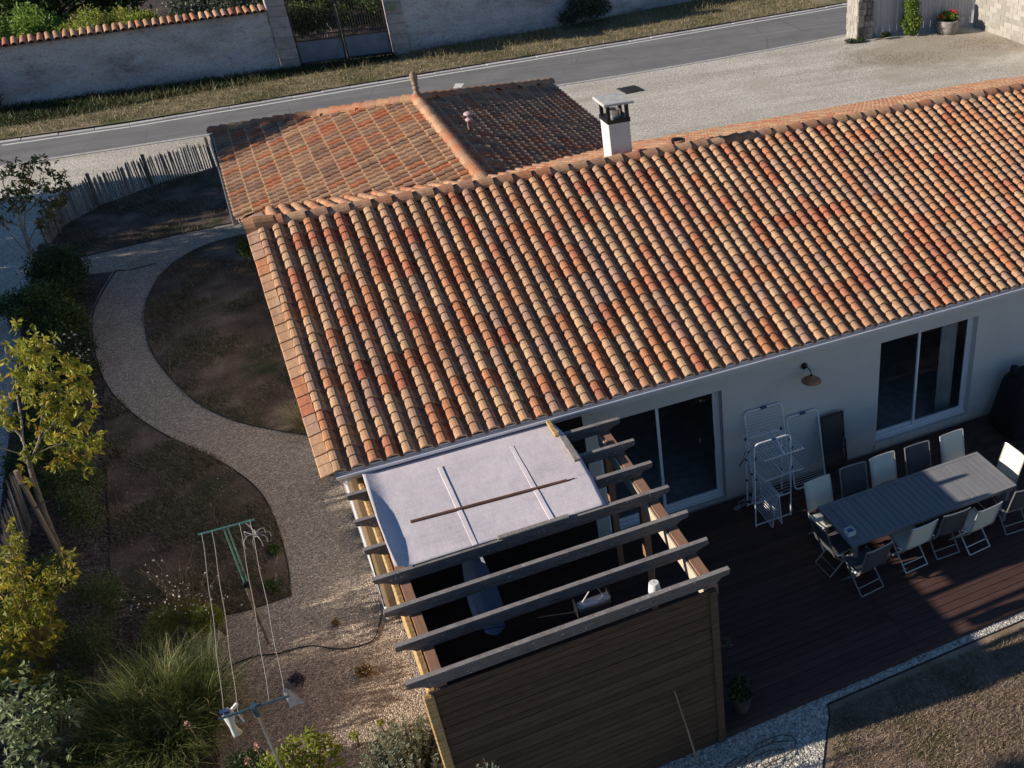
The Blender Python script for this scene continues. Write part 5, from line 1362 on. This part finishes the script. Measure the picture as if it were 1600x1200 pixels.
# ================================================================== FENCE
t = empty('paling_fence', (-2.2, 20.6, GZ), 'split chestnut paling fence curving round the far end of the garden', 'fence')
fl = smooth_line([(.15, 21.62), (-.65, 21.38), (-1.51, 20.98), (-2.25, 20.66), (-2.95, 20.2), (-3.58, 19.72), (-4.15, 18.9), (-4.45, 18.0), (-4.62, 17.2)], 8)
pm = MB(); pm.add([(-.022, -.012, 0), (.022, -.012, 0), (.019, .012, 0), (-.019, .012, 0), (-.020, -.010, .70), (.020, -.010, .70), (.018, .010, .70), (-.018, .010, .70), (-.002, 0, .77), (.003, 0, .765)],
                  [(0, 1, 5, 4), (1, 2, 6, 5), (2, 3, 7, 6), (3, 0, 4, 7), (4, 5, 9, 8), (5, 6, 9), (6, 7, 8, 9), (7, 4, 8), (3, 2, 1, 0)]); pme = pm.mesh('pale', M['pale'])
w_ = []
for x, y, an in along([(p[0], p[1]) for p in fl], .072):
    o = link('pale', pme, t); o.location = Vector((x, y, -.09 + R.uniform(-.04, .03))) - wloc(t); o.rotation_euler = (R.uniform(-.03, .03), R.uniform(-.04, .04), an + R.uniform(-.2, .2)); o.scale = (R.uniform(.8, 1.25), 1, R.uniform(.94, 1.08))
for z in (.12, .55):
    q = MB(); q.tube([(x, y + .014, z) for x, y in fl], .004, 4); q.build('wire', M['iron'], t)
for x, y in ((-.58, 21.33), (-2.20, 20.60), (-3.52, 19.68), (-4.40, 18.1)):
    q = MB(); q.tube([(x, y, -.12), (x + .01, y, .80)], [.05, .045], 8); q.build('post', M['bark'], t)

t = empty('paling_fence', (-4.55, 3.8, GZ), 'short leaning piece of paling fence at the frame edge beside the tree stake', 'fence')
for k in range(22):
    o = link('pale', pme, t); o.location = Vector((-4.52 - .004 * k + R.uniform(-.01, .01), 5.0 - .09 * k, -.09)) - wloc(t); o.rotation_euler = (.1, R.uniform(.05, .2), 1.57 + R.uniform(-.2, .2)); o.scale = (1, 1, R.uniform(1.2, 1.4))
for z in (.15, .7):
    q = MB(); q.tube([(-4.51 + z * .1, 5.05, z), (-4.60 + z * .1, 3.05, z)], .004, 4); q.build('wire', M['iron'], t)

# ================================================================== PLANTS
YC = [(-3.32, 4.02, 3.45, .16), (-3.17, 4.06, 3.34, .14), (-3.05, 4.09, 3.24, .14), (-3.43, 3.99, 3.24, .16), (-3.22, 4.05, 3.1, .18), (-2.97, 4.11, 3.0, .19), (-2.87, 4.14, 2.84, .13), (-3.57, 3.96, 2.98, .18), (-3.38, 4.0, 2.85, .2), (-3.14, 4.07, 2.74, .21), (-2.97, 4.11, 2.55, .17), (-2.81, 4.15, 2.54, .1), (-3.42, 3.99, 2.53, .21), (-3.25, 4.04, 2.34, .21), (-3.02, 4.1, 2.29, .17), (-2.96, 4.11, 2.09, .1), (-3.26, 4.04, 2.06, .13), (-3.45, 3.99, 2.21, .13), (-3.89, 3.87, 2.42, .11), (-3.81, 3.89, 2.55, .11), (-3.51, 3.97, 1.95, .08), (-3.8, 3.9, 1.81, .09), (-3.89, 3.87, 1.62, .08), (-3.49, 3.98, 1.65, .08), (-3.44, 3.99, 1.56, .1), (-3.33, 4.02, 1.63, .08), (-3.15, 4.06, 1.66, .12), (-3.11, 4.07, 1.52, .1), (-3.19, 4.05, 1.44, .1), (-3.02, 4.1, 1.59, .07), (-3.8, 3.9, 2.76, .09)]
def whorls(name, clumps, mat, parent, per=7, leaflets=8, L=.105, asp=.32, depth=.30, droop=.55):
    """compound leaves: leaflets fanned and drooping round the end of each twig"""
    C = []
    for x, y, z, r in clumps:
        for _ in range(max(2, int(per * (r / .15)))):
            q = unit(RNG.normal(size=3)); C.append(np.array((x, y, z)) + q * r * RNG.uniform(.3, 1.05) * np.array((1, 1, .9)) + np.array((RNG.normal() * .04, RNG.normal() * depth, 0)))
    C = np.array(C); n = len(C)
    ax = unit(RNG.normal(size=(n, 3)) * .8 + np.array((0, 0, -.4)))
    t0 = unit(np.cross(ax, RNG.normal(size=(n, 3)))); t1 = np.cross(ax, t0)
    P, D = [], []
    for k in range(leaflets):
        f = k / leaflets; an = RNG.uniform(0, 6.28, n)[:, None]
        dr = t0 * np.cos(an) + t1 * np.sin(an)
        P.append(C + ax * (.10 * f)); D.append(dr * 1.4 + ax * .6 + np.array((0, 0, -droop)))
    P = np.concatenate(P); D = np.concatenate(D)
    V, F = leaf_quads(P, L, asp, D * 1.5, .35, 0)
    base = RNG.uniform(0, 1, n); rv = np.tile(base, leaflets) * .7 + RNG.uniform(0, .3, len(P))
    return np_mesh(name, V, F, mat, parent, rv)
t = empty('young_tree', (-4.06, 3.83, GZ), 'young staked tree with yellowing compound leaves in the garden bed', 'tree')
whorls('crown', YC, M['leaf_yellow'], t, 11, 9, .105, .38, .24)
q = MB(); q.tube([(-4.06, 3.83, -.1), (-4.0, 3.85, .7), (-3.91, 3.87, 1.39), (-3.83, 3.89, 1.88)], [.05, .042, .035, .028], 8)
q.build('trunk', M['bark'], t)
for pts, r_ in (([(-3.83, 3.89, 1.88), (-3.81, 3.89, 2.1), (-3.89, 3.87, 2.42), (-3.82, 3.9, 2.75)], .018), ([(-3.82, 3.89, 2.0), (-3.72, 3.9, 2.3), (-3.62, 3.94, 2.73), (-3.5, 4.0, 3.1)], .02), ([(-3.88, 3.88, 1.6), (-3.65, 3.94, 1.9), (-3.54, 3.96, 2.14), (-3.37, 4.01, 2.5), (-3.2, 4.05, 3.0)], .017), ([(-3.65, 3.94, 1.9), (-3.3, 4.0, 2.2), (-3.05, 4.1, 2.5)], .012), ([(-3.85, 3.88, 1.75), (-4.05, 3.85, 1.95), (-4.25, 3.8, 2.2)], .014), ([(-3.75, 3.91, 1.72), (-3.47, 3.98, 1.75), (-3.15, 4.06, 1.68)], .011), ([(-3.62, 3.94, 2.73), (-3.4, 4.0, 3.2)], .010), ([(-3.4, 4.0, 2.4), (-3.1, 4.07, 2.9)], .009)):
    q = MB(); q.tube(smooth_line(pts, 3), [r_ * (1 - .6 * k / (3 * (len(pts) - 1))) for k in range(3 * (len(pts) - 1) + 1)], 6); q.build('limb', M['pale_bark'], t)
t = empty('tree_stake', (-4.08, 3.74, GZ), 'thick wooden stake tied to the trunk of the yellowing tree', 'stake')
q = MB(); q.tube([(-4.05, 3.74, -.1), (-4.035, 3.75, 1.62)], [.037, .034], 8); q.build('post', M['stake'], t)
q = MB()
for z in (.95, 1.38): q.tube([(-4.04 + .075 * math.cos(a_) + .03, 3.80 + .10 * math.sin(a_), z) for a_ in [k * .785 for k in range(8)]], .009, 5, closed=True)
q.build('tie', M['hose'], t)
TC = [(-4.6, 16.4, 1.87, .3), (-4.26, 16.46, 1.94, .27), (-4.02, 16.5, 1.73, .27), (-3.96, 16.51, 2.25, .21), (-3.74, 16.55, 1.97, .18), (-4.21, 16.47, 1.38, .33), (-4.5, 16.42, 1.46, .24), (-3.86, 16.53, 1.45, .18), (-4.84, 16.36, 1.55, .3), (-3.63, 16.57, 1.72, .12), (-4.25, 16.46, 1.08, .27), (-4.55, 16.41, 2.17, .22), (-3.9, 16.52, 1.15, .15), (-5.09, 16.32, 1.06, .15), (-4.42, 16.43, .8, .18), (-4.33, 16.45, 2.26, .12), (-3.61, 16.57, 1.58, .09), (-5.2, 16.3, 1.8, .25), (-5.3, 16.3, 1.4, .2)]
t = empty('young_tree', (-4.9, 16.35, GZ), 'slender young tree with sparse olive leaves beside the lane and paling fence', 'tree')
whorls('crown', TC, M['leaf_sumac'], t, 9, 8, .11, .36, .25)
q = MB(); q.tube([(-4.9, 16.35, -.1), (-4.82, 16.36, .59), (-4.8, 16.37, .98), (-4.74, 16.38, 1.3)], [.05, .042, .034, .026], 8); q.build('trunk', M['pale_bark'], t)
for pts in ([(-4.8, 16.37, .95), (-4.78, 16.37, 1.45), (-4.79, 16.37, 1.9), (-4.6, 16.4, 2.2)], [(-4.82, 16.36, .6), (-4.65, 16.39, 1.11), (-4.34, 16.45, 1.73), (-4.0, 16.5, 2.25)], [(-4.65, 16.39, 1.11), (-4.35, 16.45, 1.3), (-4.0, 16.5, 1.6)], [(-4.81, 16.37, .8), (-5.0, 16.34, 1.0), (-5.3, 16.3, 1.2)], [(-4.72, 16.38, 1.3), (-4.9, 16.35, 1.7), (-5.1, 16.3, 1.95)], [(-4.85, 16.36, .4), (-4.6, 16.4, .7), (-4.35, 16.44, .95)], [(-4.92, 16.35, .1), (-5.02, 16.33, .5), (-5.1, 16.3, .85)]):
    q = MB(); k_ = 3 * (len(pts) - 1) + 1; q.tube(smooth_line(pts, 3), [.020 * (1 - .7 * k / k_) for k in range(k_)], 6); q.build('limb', M['pale_bark'], t)

shrub('garden_shrub', 'dense dark evergreen shrub behind the slender olive leaved tree', 'shrub', [(-4.15, 14.3, .42, .65, .9, .7), (-3.95, 13.3, .38, .55, .7, .65)], 11000, .055, 'leaf_dark', 12, .45)
shrub('garden_shrub', 'rounded green shrub in front of the darker evergreen beside the path', 'shrub', [(-4.5, 12.5, .42, .75, .9, .65), (-4.1, 11.8, .30, .55, .75, .55)], 12000, .06, 'leaf_green', 12, .45)
t = shrub('flowering_shrub', 'low green shrub dotted with white flowers at the bend of the path', 'shrub', [(-4.05, 10.4, .15, .6, .7, .36), (-3.75, 9.6, .12, .35, .6, .30)], 5000, .055, 'leaf_dark', 10, .45)
P, _ = blob_points([(-4.05, 10.4, .26, .55, .65, .32), (-3.75, 9.7, .2, .33, .6, .27)], 170); P = P[P[:, 2] > .15]; V, F = leaf_quads(P, .05, .9); tag(np_mesh('flowers', V, F, M['petal_white'], t), kind='stuff')
shrub('garden_shrub', 'dark low shrub under the crown of the yellowing tree', 'shrub', [(-4.15, 7.6, .25, .55, 1.0, .55), (-4.4, 9.0, .25, .5, .8, .5), (-4.4, 6.2, .25, .45, .8, .5)], 9500, .055, 'leaf_dark', 9, .45)
shrub('garden_shrub', 'wide small leaved green mound on the bed right of the tree stake', 'shrub', [(-3.78, 5.5, .25, .48, .9, .5), (-3.74, 4.5, .2, .42, .7, .45)], 14000, .036, 'leaf_olive', 14, .4)
shrub('garden_shrub', 'grey green rosemary like bush below the mound at the bed edge', 'shrub', [(-3.45, 1.75, .3, .42, .6, .58), (-3.5, .9, .3, .48, .6, .58)], 14000, .036, 'leaf_olive', 14, .4, aspect=.3)
shrub('garden_shrub', 'fresh green shrub behind the golden leaved shrub near the stake', 'shrub', [(-3.95, 1.9, .9, .38, .38, .5), (-4.15, 1.6, .5, .4, .5, .5)], 5200, .055, 'leaf_green', 12, .45)
LC = [(-3.67, .75, 2.37, .06), (-3.63, .77, 2.29, .06), (-3.81, .71, 2.09, .1), (-3.24, .88, 1.85, .06), (-3.31, .86, 1.74, .06), (-3.47, .81, 1.59, .08), (-3.64, .76, 1.63, .1), (-3.84, .7, 1.63, .12), (-3.98, .66, 1.45, .18), (-3.74, .73, 1.33, .15), (-4.01, .65, 1.18, .2), (-3.78, .72, 1.02, .13), (-4.16, .61, .95, .2), (-3.96, .67, .74, .15), (-3.69, .75, .83, .06), (-4.32, .56, .61, .18), (-4.1, .62, .43, .14), (-3.9, .65, 1.9, .09)]
t = empty('golden_shrub', (-3.95, .68, GZ), 'tall golden green leafy shrub in the bed corner below the stake', 'shrub')
whorls('foliage', LC + [(x - .1, y + .1, z - .15, r * 1.2) for x, y, z, r in LC], M['leaf_gold'], t, 12, 8, .09, .40, .24)
q = MB()
for x, y, z, r in LC: q.tube(smooth_line([(-3.98, .66, -.1), (-3.98 + (x + 3.98) * .3, .66 + (y - .66) * .3, z * .5), (x, y, z)], 3), .009, 5)
q.build('stems', M['stem'], t)
MC = [(-3.92, -.91, 1.31, .14), (-3.89, -.9, 1.05, .12), (-4.08, -.96, 1.12, .15), (-4.0, -.94, .82, .11), (-3.88, -.89, .7, .06), (-4.21, -1.01, .78, .14), (-4.0, -.93, 1.43, .07), (-3.75, -.75, 1.1, .1), (-3.6, -.7, .9, .1)]
t = empty('big_leaf_shrub', (-4.0, -.93, GZ), 'shrub of large pale green leaves at the frame corner beside the grass clump', 'shrub')
whorls('foliage', MC + [(x + .05, y - .1, z - .25, r * 1.2) for x, y, z, r in MC], M['leaf_big'], t, 11, 7, .10, .36, .22, .1)
q = MB()
for x, y, z, r in MC: q.tube([(-4.0, -.93, -.1), (x, y, z)], .009, 5)
q.build('stems', M['stem'], t)
shrub('garden_shrub', 'dull green undergrowth between the golden shrub and the grass clump', 'shrub', [(-3.75, -.15, .35, .35, .45, .45), (-3.5, -1.1, .2, .45, .4, .4), (-3.2, -1.7, .1, .5, .4, .35)], 6500, .05, 'leaf_green', 12, .45)
shrub('garden_shrub', 'dark low plant beside the clothes line post', 'shrub', [(-1.85, -2.3, .12, .38, .4, .34), (-2.2, -2.6, .1, .4, .35, .3)], 3800, .05, 'leaf_dark', 9, .45)
t = empty('sedum', (-1.75, -2.4, GZ), 'sedum with faded pink flower heads among the dark plants by the post', 'flowering plant')
for b in ((-1.66, -2.32, .62, .05, .05, .035), (-1.79, -2.40, .52, .05, .05, .035), (-2.35, -1.6, .66, .03, .03, .03)):
    P, _ = blob_points([b], 60); V, F = leaf_quads(P, .022, .9); np_mesh('flower_head', V, F, M['petal_pink'], t)
    q = MB(); q.tube([(b[0] * .8 - .35, b[1] * .8 - .47, GZ), (b[0], b[1], b[2])], .006, 4); q.build('stem', M['stem'], t)

# ornamental grass clump: arching blades
def grass_clump(name, label, crowns, w, mat, zb=GZ):
    t = empty(name, (crowns[0][0], crowns[0][1], zb), label, 'ornamental grass')
    VV, FF, RR, base = [], [], [], 0
    for cx, cy, n, h, spread, wind in crowns:
        an = RNG.uniform(0, 2 * np.pi, n); ln = RNG.uniform(.08, 1.0, n) ** .8
        r0 = np.sqrt(RNG.uniform(0, 1, n)) * spread * .3; H = h * RNG.uniform(.45, 1.15, n)
        d = np.stack([np.cos(an), np.sin(an)], 1)
        b = np.stack([cx + d[:, 0] * r0, cy + d[:, 1] * r0], 1); K = 5; Vs = []
        bend = RNG.normal(size=n) * .9; kink = RNG.uniform(.3, .7, n); fall = RNG.uniform(.2, .95, n)
        for k in range(K + 1):
            f = k / K; a2 = an + RNG.normal(size=n) * .05 + bend * f * f
            dk = np.stack([np.cos(a2), np.sin(a2)], 1) * (spread * ln * f ** 1.5)[:, None] + np.array(wind) * f * f
            up = H * (f - fall * ln * np.maximum(0, f - kink) * 1.5)
            c = np.stack([b[:, 0] + dk[:, 0], b[:, 1] + dk[:, 1], zb + np.maximum(up, .02)], 1)
            s_ = np.column_stack([-np.sin(an), np.cos(an), np.zeros(n)]) * w * (1 - f * .8) * RNG.uniform(.7, 1.3, n)[:, None]
            Vs += [c - s_, c + s_]
        m = 2 * (K + 1)
        VV.append(np.stack(Vs, 1).reshape(-1, 3)); FF.append(np.concatenate([base + np.arange(n)[:, None] * m + np.array((2 * k, 2 * k + 1, 2 * k + 3, 2 * k + 2))[None] for k in range(K)]))
        RR.append(np.tile(RNG.uniform(0, 1, n) ** 1.6, K)); base += n * m
    np_mesh('blades', np.concatenate(VV), np.concatenate(FF), M[mat], t, np.concatenate(RR)); return t
grass_clump('grass_clump', 'big green ornamental grass clump with tangled arching blades beside the clothes line',
            [(-2.75, -.55, 1300, 1.05, .75, (0, .1)), (-3.2, -.75, 900, .9, .7, (-.15, 0)), (-2.35, -.95, 900, .95, .7, (.15, -.1)), (-2.8, -1.25, 1100, .8, .85, (0, -.25)), (-3.3, -1.3, 500, .7, .6, (-.1, -.15)), (-2.25, -.45, 500, 1.0, .55, (.1, .1))], .0055, 'grass_clump')
grass_clump('grass_clump', 'straw coloured low grass tuft at the very front of the bed', [(-3.0, -1.95, 500, .55, .6, (0, -.1)), (-3.5, -1.7, 350, .5, .5, (-.1, 0))], .005, 'blade_green')
grass_clump('grass_clump', 'wispy yellowish grass tuft against the house wall by the path', [(-.15, 5.75, 420, .55, .5, (-.1, 0))], .004, 'blade_green')
def gaura(label, cx, cy, n, h, sp, nf):
    t = empty('gaura_plant', (cx, cy, GZ), label, 'flowering plant'); q = MB(); tips = []
    for k in range(n):
        an_ = R.uniform(0, 6.28); l_ = R.uniform(.1, 1) * sp; hh = h * R.uniform(.55, 1.1)
        pts = [(cx, cy, GZ), (cx + l_ * .35 * math.cos(an_), cy + l_ * .35 * math.sin(an_), GZ + hh * .55), (cx + l_ * .75 * math.cos(an_ + .1), cy + l_ * .75 * math.sin(an_ + .1), GZ + hh * .9), (cx + l_ * 1.05 * math.cos(an_ + .15), cy + l_ * 1.05 * math.sin(an_ + .15), GZ + hh)]
        q.tube(pts, .0028, 3); tips += [Vector(pts[2]).lerp(Vector(pts[3]), R.random()) for _ in range(nf)] + [Vector(pts[1]).lerp(Vector(pts[2]), R.random())]
    q.build('stems', M['stem'], t)
    P = np.array([tuple(v) for v in tips]) + RNG.normal(size=(len(tips), 3)) * .025
    V, F = leaf_quads(P, .026, .9, svar=.7); tag(np_mesh('flowers', V, F, M['petal_white'], t), kind='stuff')
    crown('leaves', [(cx, cy, .14, sp * .75, sp * .6, .36)], 3600, .045, M['leaf_lime'], t, .25, .1, .8, 6, .5); return t
gaura('wiry gaura plant with tiny white flowers left of the clothes line post', -2.35, 1.0, 80, 1.0, .75, 1)
gaura('smaller white flowered gaura plant between the far post and the lawn edge', -1.95, .70, 30, .75, .45, 1)
t = shrub('purple_plant', 'small round purple plant alone on the gravel near the clothes line', 'plant', [(-1.17, -.76, -.02, .105, .105, .10)], 650, .035, 'leaf_purple', 5, .5)
shrub('dry_weed', 'small dry brown weed on the gravel near the pergola corner', 'weed', [(-.36, -.98, -.05, .09, .13, .05)], 260, .05, 'stem', 4, .5)
shrub('dry_weed', 'tiny brown weed on the gravel above the black hose', 'weed', [(-.51, .16, -.06, .06, .05, .035)], 110, .04, 'stem', 3, .5)
shrub('weed_sprig', 'yellow topped weed sprig in the gravel nearest the screen', 'weed', [(-.31, -2.17, .12, .035, .035, .10)], 60, .045, 'leaf_lime', 3, .5)
shrub('weed_sprig', 'paler weed sprig in the gravel between the lime shrub and silver shrub', 'weed', [(-.63, -2.24, .08, .05, .05, .10)], 70, .045, 'leaf_lime', 3, .5)
shrub('garden_shrub', 'small green shrub against the house wall where the path meets the house', 'shrub', [(-.30, 13.9, .2, .26, .45, .34)], 2200, .05, 'leaf_green', 7, .5)
shrub('garden_shrub', 'small dark plant at the foot of the pergola corner', 'shrub', [(-.02, -3.0, .0, .22, .3, .14)], 1300, .04, 'leaf_dark', 6, .5)
shrub('lawn_weed', 'dark clover patch at the lawn corner beside the gravel', 'weed', [(-1.2, 1.45, -.08, .14, .22, .05), (-1.1, 2.3, -.08, .10, .15, .05)], 900, .035, 'leaf_green', 5, .5)
YG = [(-.96, -2.7, .69, .13), (-1.07, -2.72, .83, .10), (-1.29, -2.75, .72, .10), (-1.45, -2.77, .70, .12), (-1.22, -2.74, .54, .14), (-1.04, -2.71, .42, .13), (-1.59, -2.79, .70, .11), (-.89, -2.69, .42, .08), (-1.4, -2.85, .5, .12)]
t = empty('lime_shrub', (-1.2, -2.75, GZ), 'yellow green glossy shrub at the front below the clothes line bar', 'shrub')
whorls('foliage', YG, M['leaf_lime'], t, 20, 7, .07, .5, .10, .1)
q = MB()
for x, y, z, r in YG: q.tube([(-1.2, -2.75, -.1), (x, y, z)], .009, 5)
q.build('stems', M['stem'], t)
q = MB(); q.add([(-1.62, -2.66, .63), (-1.04, -2.56, .63), (-1.05, -2.50, .63), (-1.63, -2.60, .63), (-1.62, -2.66, .66), (-1.04, -2.56, .66), (-1.05, -2.50, .66), (-1.63, -2.60, .66)], [(0, 3, 2, 1), (4, 5, 6, 7), (0, 1, 5, 4), (1, 2, 6, 5), (2, 3, 7, 6), (3, 0, 4, 7)])
q.box(-1.33, -1.29, -2.60, -2.56, -.1, .629); q.build('bench_board', M['stake'])
tag(bpy.data.objects['bench_board'], 'brown wooden board on a post in front of the lime green shrub', 'board')
def upright_shrub(label, cx, cy, n, h, sp, mat, L, per):
    t = empty('silver_shrub', (cx, cy, GZ), label, 'shrub'); q = MB(); P = []; D = []
    for k in range(n):
        an_ = R.uniform(0, 6.28); r_ = math.sqrt(R.random()) * sp; hh = h * R.uniform(.65, 1.1) * (1 - .35 * (r_ / sp) ** 2)
        b = Vector((cx + r_ * .45 * math.cos(an_), cy + r_ * .45 * math.sin(an_), GZ)); e_ = Vector((cx + r_ * math.cos(an_), cy + r_ * math.sin(an_), GZ + hh))
        q.tube([b, b.lerp(e_, .5) + Vector((0, 0, .04)), e_], [.006, .004, .002], 4)
        for j in range(per):
            f = R.uniform(.25, 1); p = b.lerp(e_, f); P.append(tuple(p)); a2 = R.uniform(0, 6.28); D.append((math.cos(a2) * .9, math.sin(a2) * .9, .9))
    q.build('stems', M['stem'], t)
    V, F = leaf_quads(np.array(P), L, .36, np.array(D) * 2, .3, 0); np_mesh('foliage', V, F, M[mat], t, RNG.uniform(0, 1, len(F))); return t
upright_shrub('broad silver leaved shrub at the front edge against the boarded screen corner', -.10, -3.30, 260, 1.05, .62, 'leaf_silver', .05, 60)
upright_shrub('few thin silver shoots rising in front of the boarded screen', .62, -4.85, 16, 2.05, .24, 'leaf_silver', .05, 70)

# ================================================================== TREES WEST OF THE LANE (they shade the garden)
def shade_tree(x, y, h, rx, label, n=5200, low=.35):
    t = empty('lane_tree', (x, y, -.1), label, 'tree', 'trees beyond the lane')
    bl = [(x, y, h * .58, rx, rx * 1.1, h * .36), (x + R.uniform(-.5, .5), y + rx * .5, h * .72, rx * .7, rx * .7, h * .27), (x + R.uniform(-.5, .5), y - rx * .5, h * .68, rx * .7, rx * .7, h * .28), (x, y, h * .3, rx * .9, rx * 1.1, h * .28)]
    crown('crown', bl, n, .26, M['leaf_green'], t, .6, .2, .6, 12, .45)
    q = MB(); q.tube([(x, y, -.15), (x + .1, y, h * .3), (x, y + .1, h * .6)], [.22, .16, .06], 8); q.build('trunk', M['bark'], t)
    q = MB()
    for k in range(6):
        a_ = k * 1.05; q.tube([(x + .05, y, h * (.25 + .05 * k)), (x + rx * .7 * math.cos(a_), y + rx * .7 * math.sin(a_), h * (.5 + .05 * k))], [.07, .02], 6)
    q.build('limb', M['bark'], t)
for x, y, h, rx, lb in ((-15.5, -.5, 5.25, 1.9, 'southernmost broadleaf tree of the row beyond the lane'), (-16.2, 2.4, 6.05, 2.0, 'second broadleaf tree from the south beyond the lane'), (-15.2, 5.3, 6.5, 2.0, 'broadleaf tree beyond the lane level with the staked yellowing tree'), (-16.0, 8.4, 6.8, 2.1, 'broadleaf tree beyond the lane level with the path bend'), (-15.4, 11.6, 7.0, 2.1, 'broadleaf tree beyond the lane level with the green shrub'), (-16.0, 13.9, 7.5, 1.8, 'broadleaf tree beyond the lane just south of the tallest one'), (-15.5, 16.7, 11.6, 2.1, 'tallest broadleaf tree of the row beyond the lane'), (-16.0, 21.2, 6.7, 1.7, 'northernmost and narrowest broadleaf tree beyond the lane')):
    shade_tree(x, y, h, rx, lb, 9000)
shade_tree(-11.0, -4.9, 7.2, 1.1, 'small broadleaf tree standing alone southwest of the lane', 3000)
t = empty('added_shade_hedge', (-13.2, 8, -.1), 'unseen hedge added along the far side of the lane to deepen the shade', 'hedge')  # out-of-view hedge added to block sun passing under the tree crowns
crown('foliage', [(-13.2 + R.uniform(-.2, .2), -1.5 + 1.5 * k, 1.9, .9, 1.15, 2.0 + R.uniform(-.25, .25)) for k in range(16)], 22000, .26, M['leaf_green'], t, .7, .1, .6)
q = MB()
for k in range(16): q.tube([(-13.2, -1.5 + 1.5 * k, -.15), (-13.15, -1.45 + 1.5 * k, 1.2), (-13.2, -1.4 + 1.5 * k, 2.6)], [.05, .04, .02], 5)
q.build('stems', M['bark'], t)
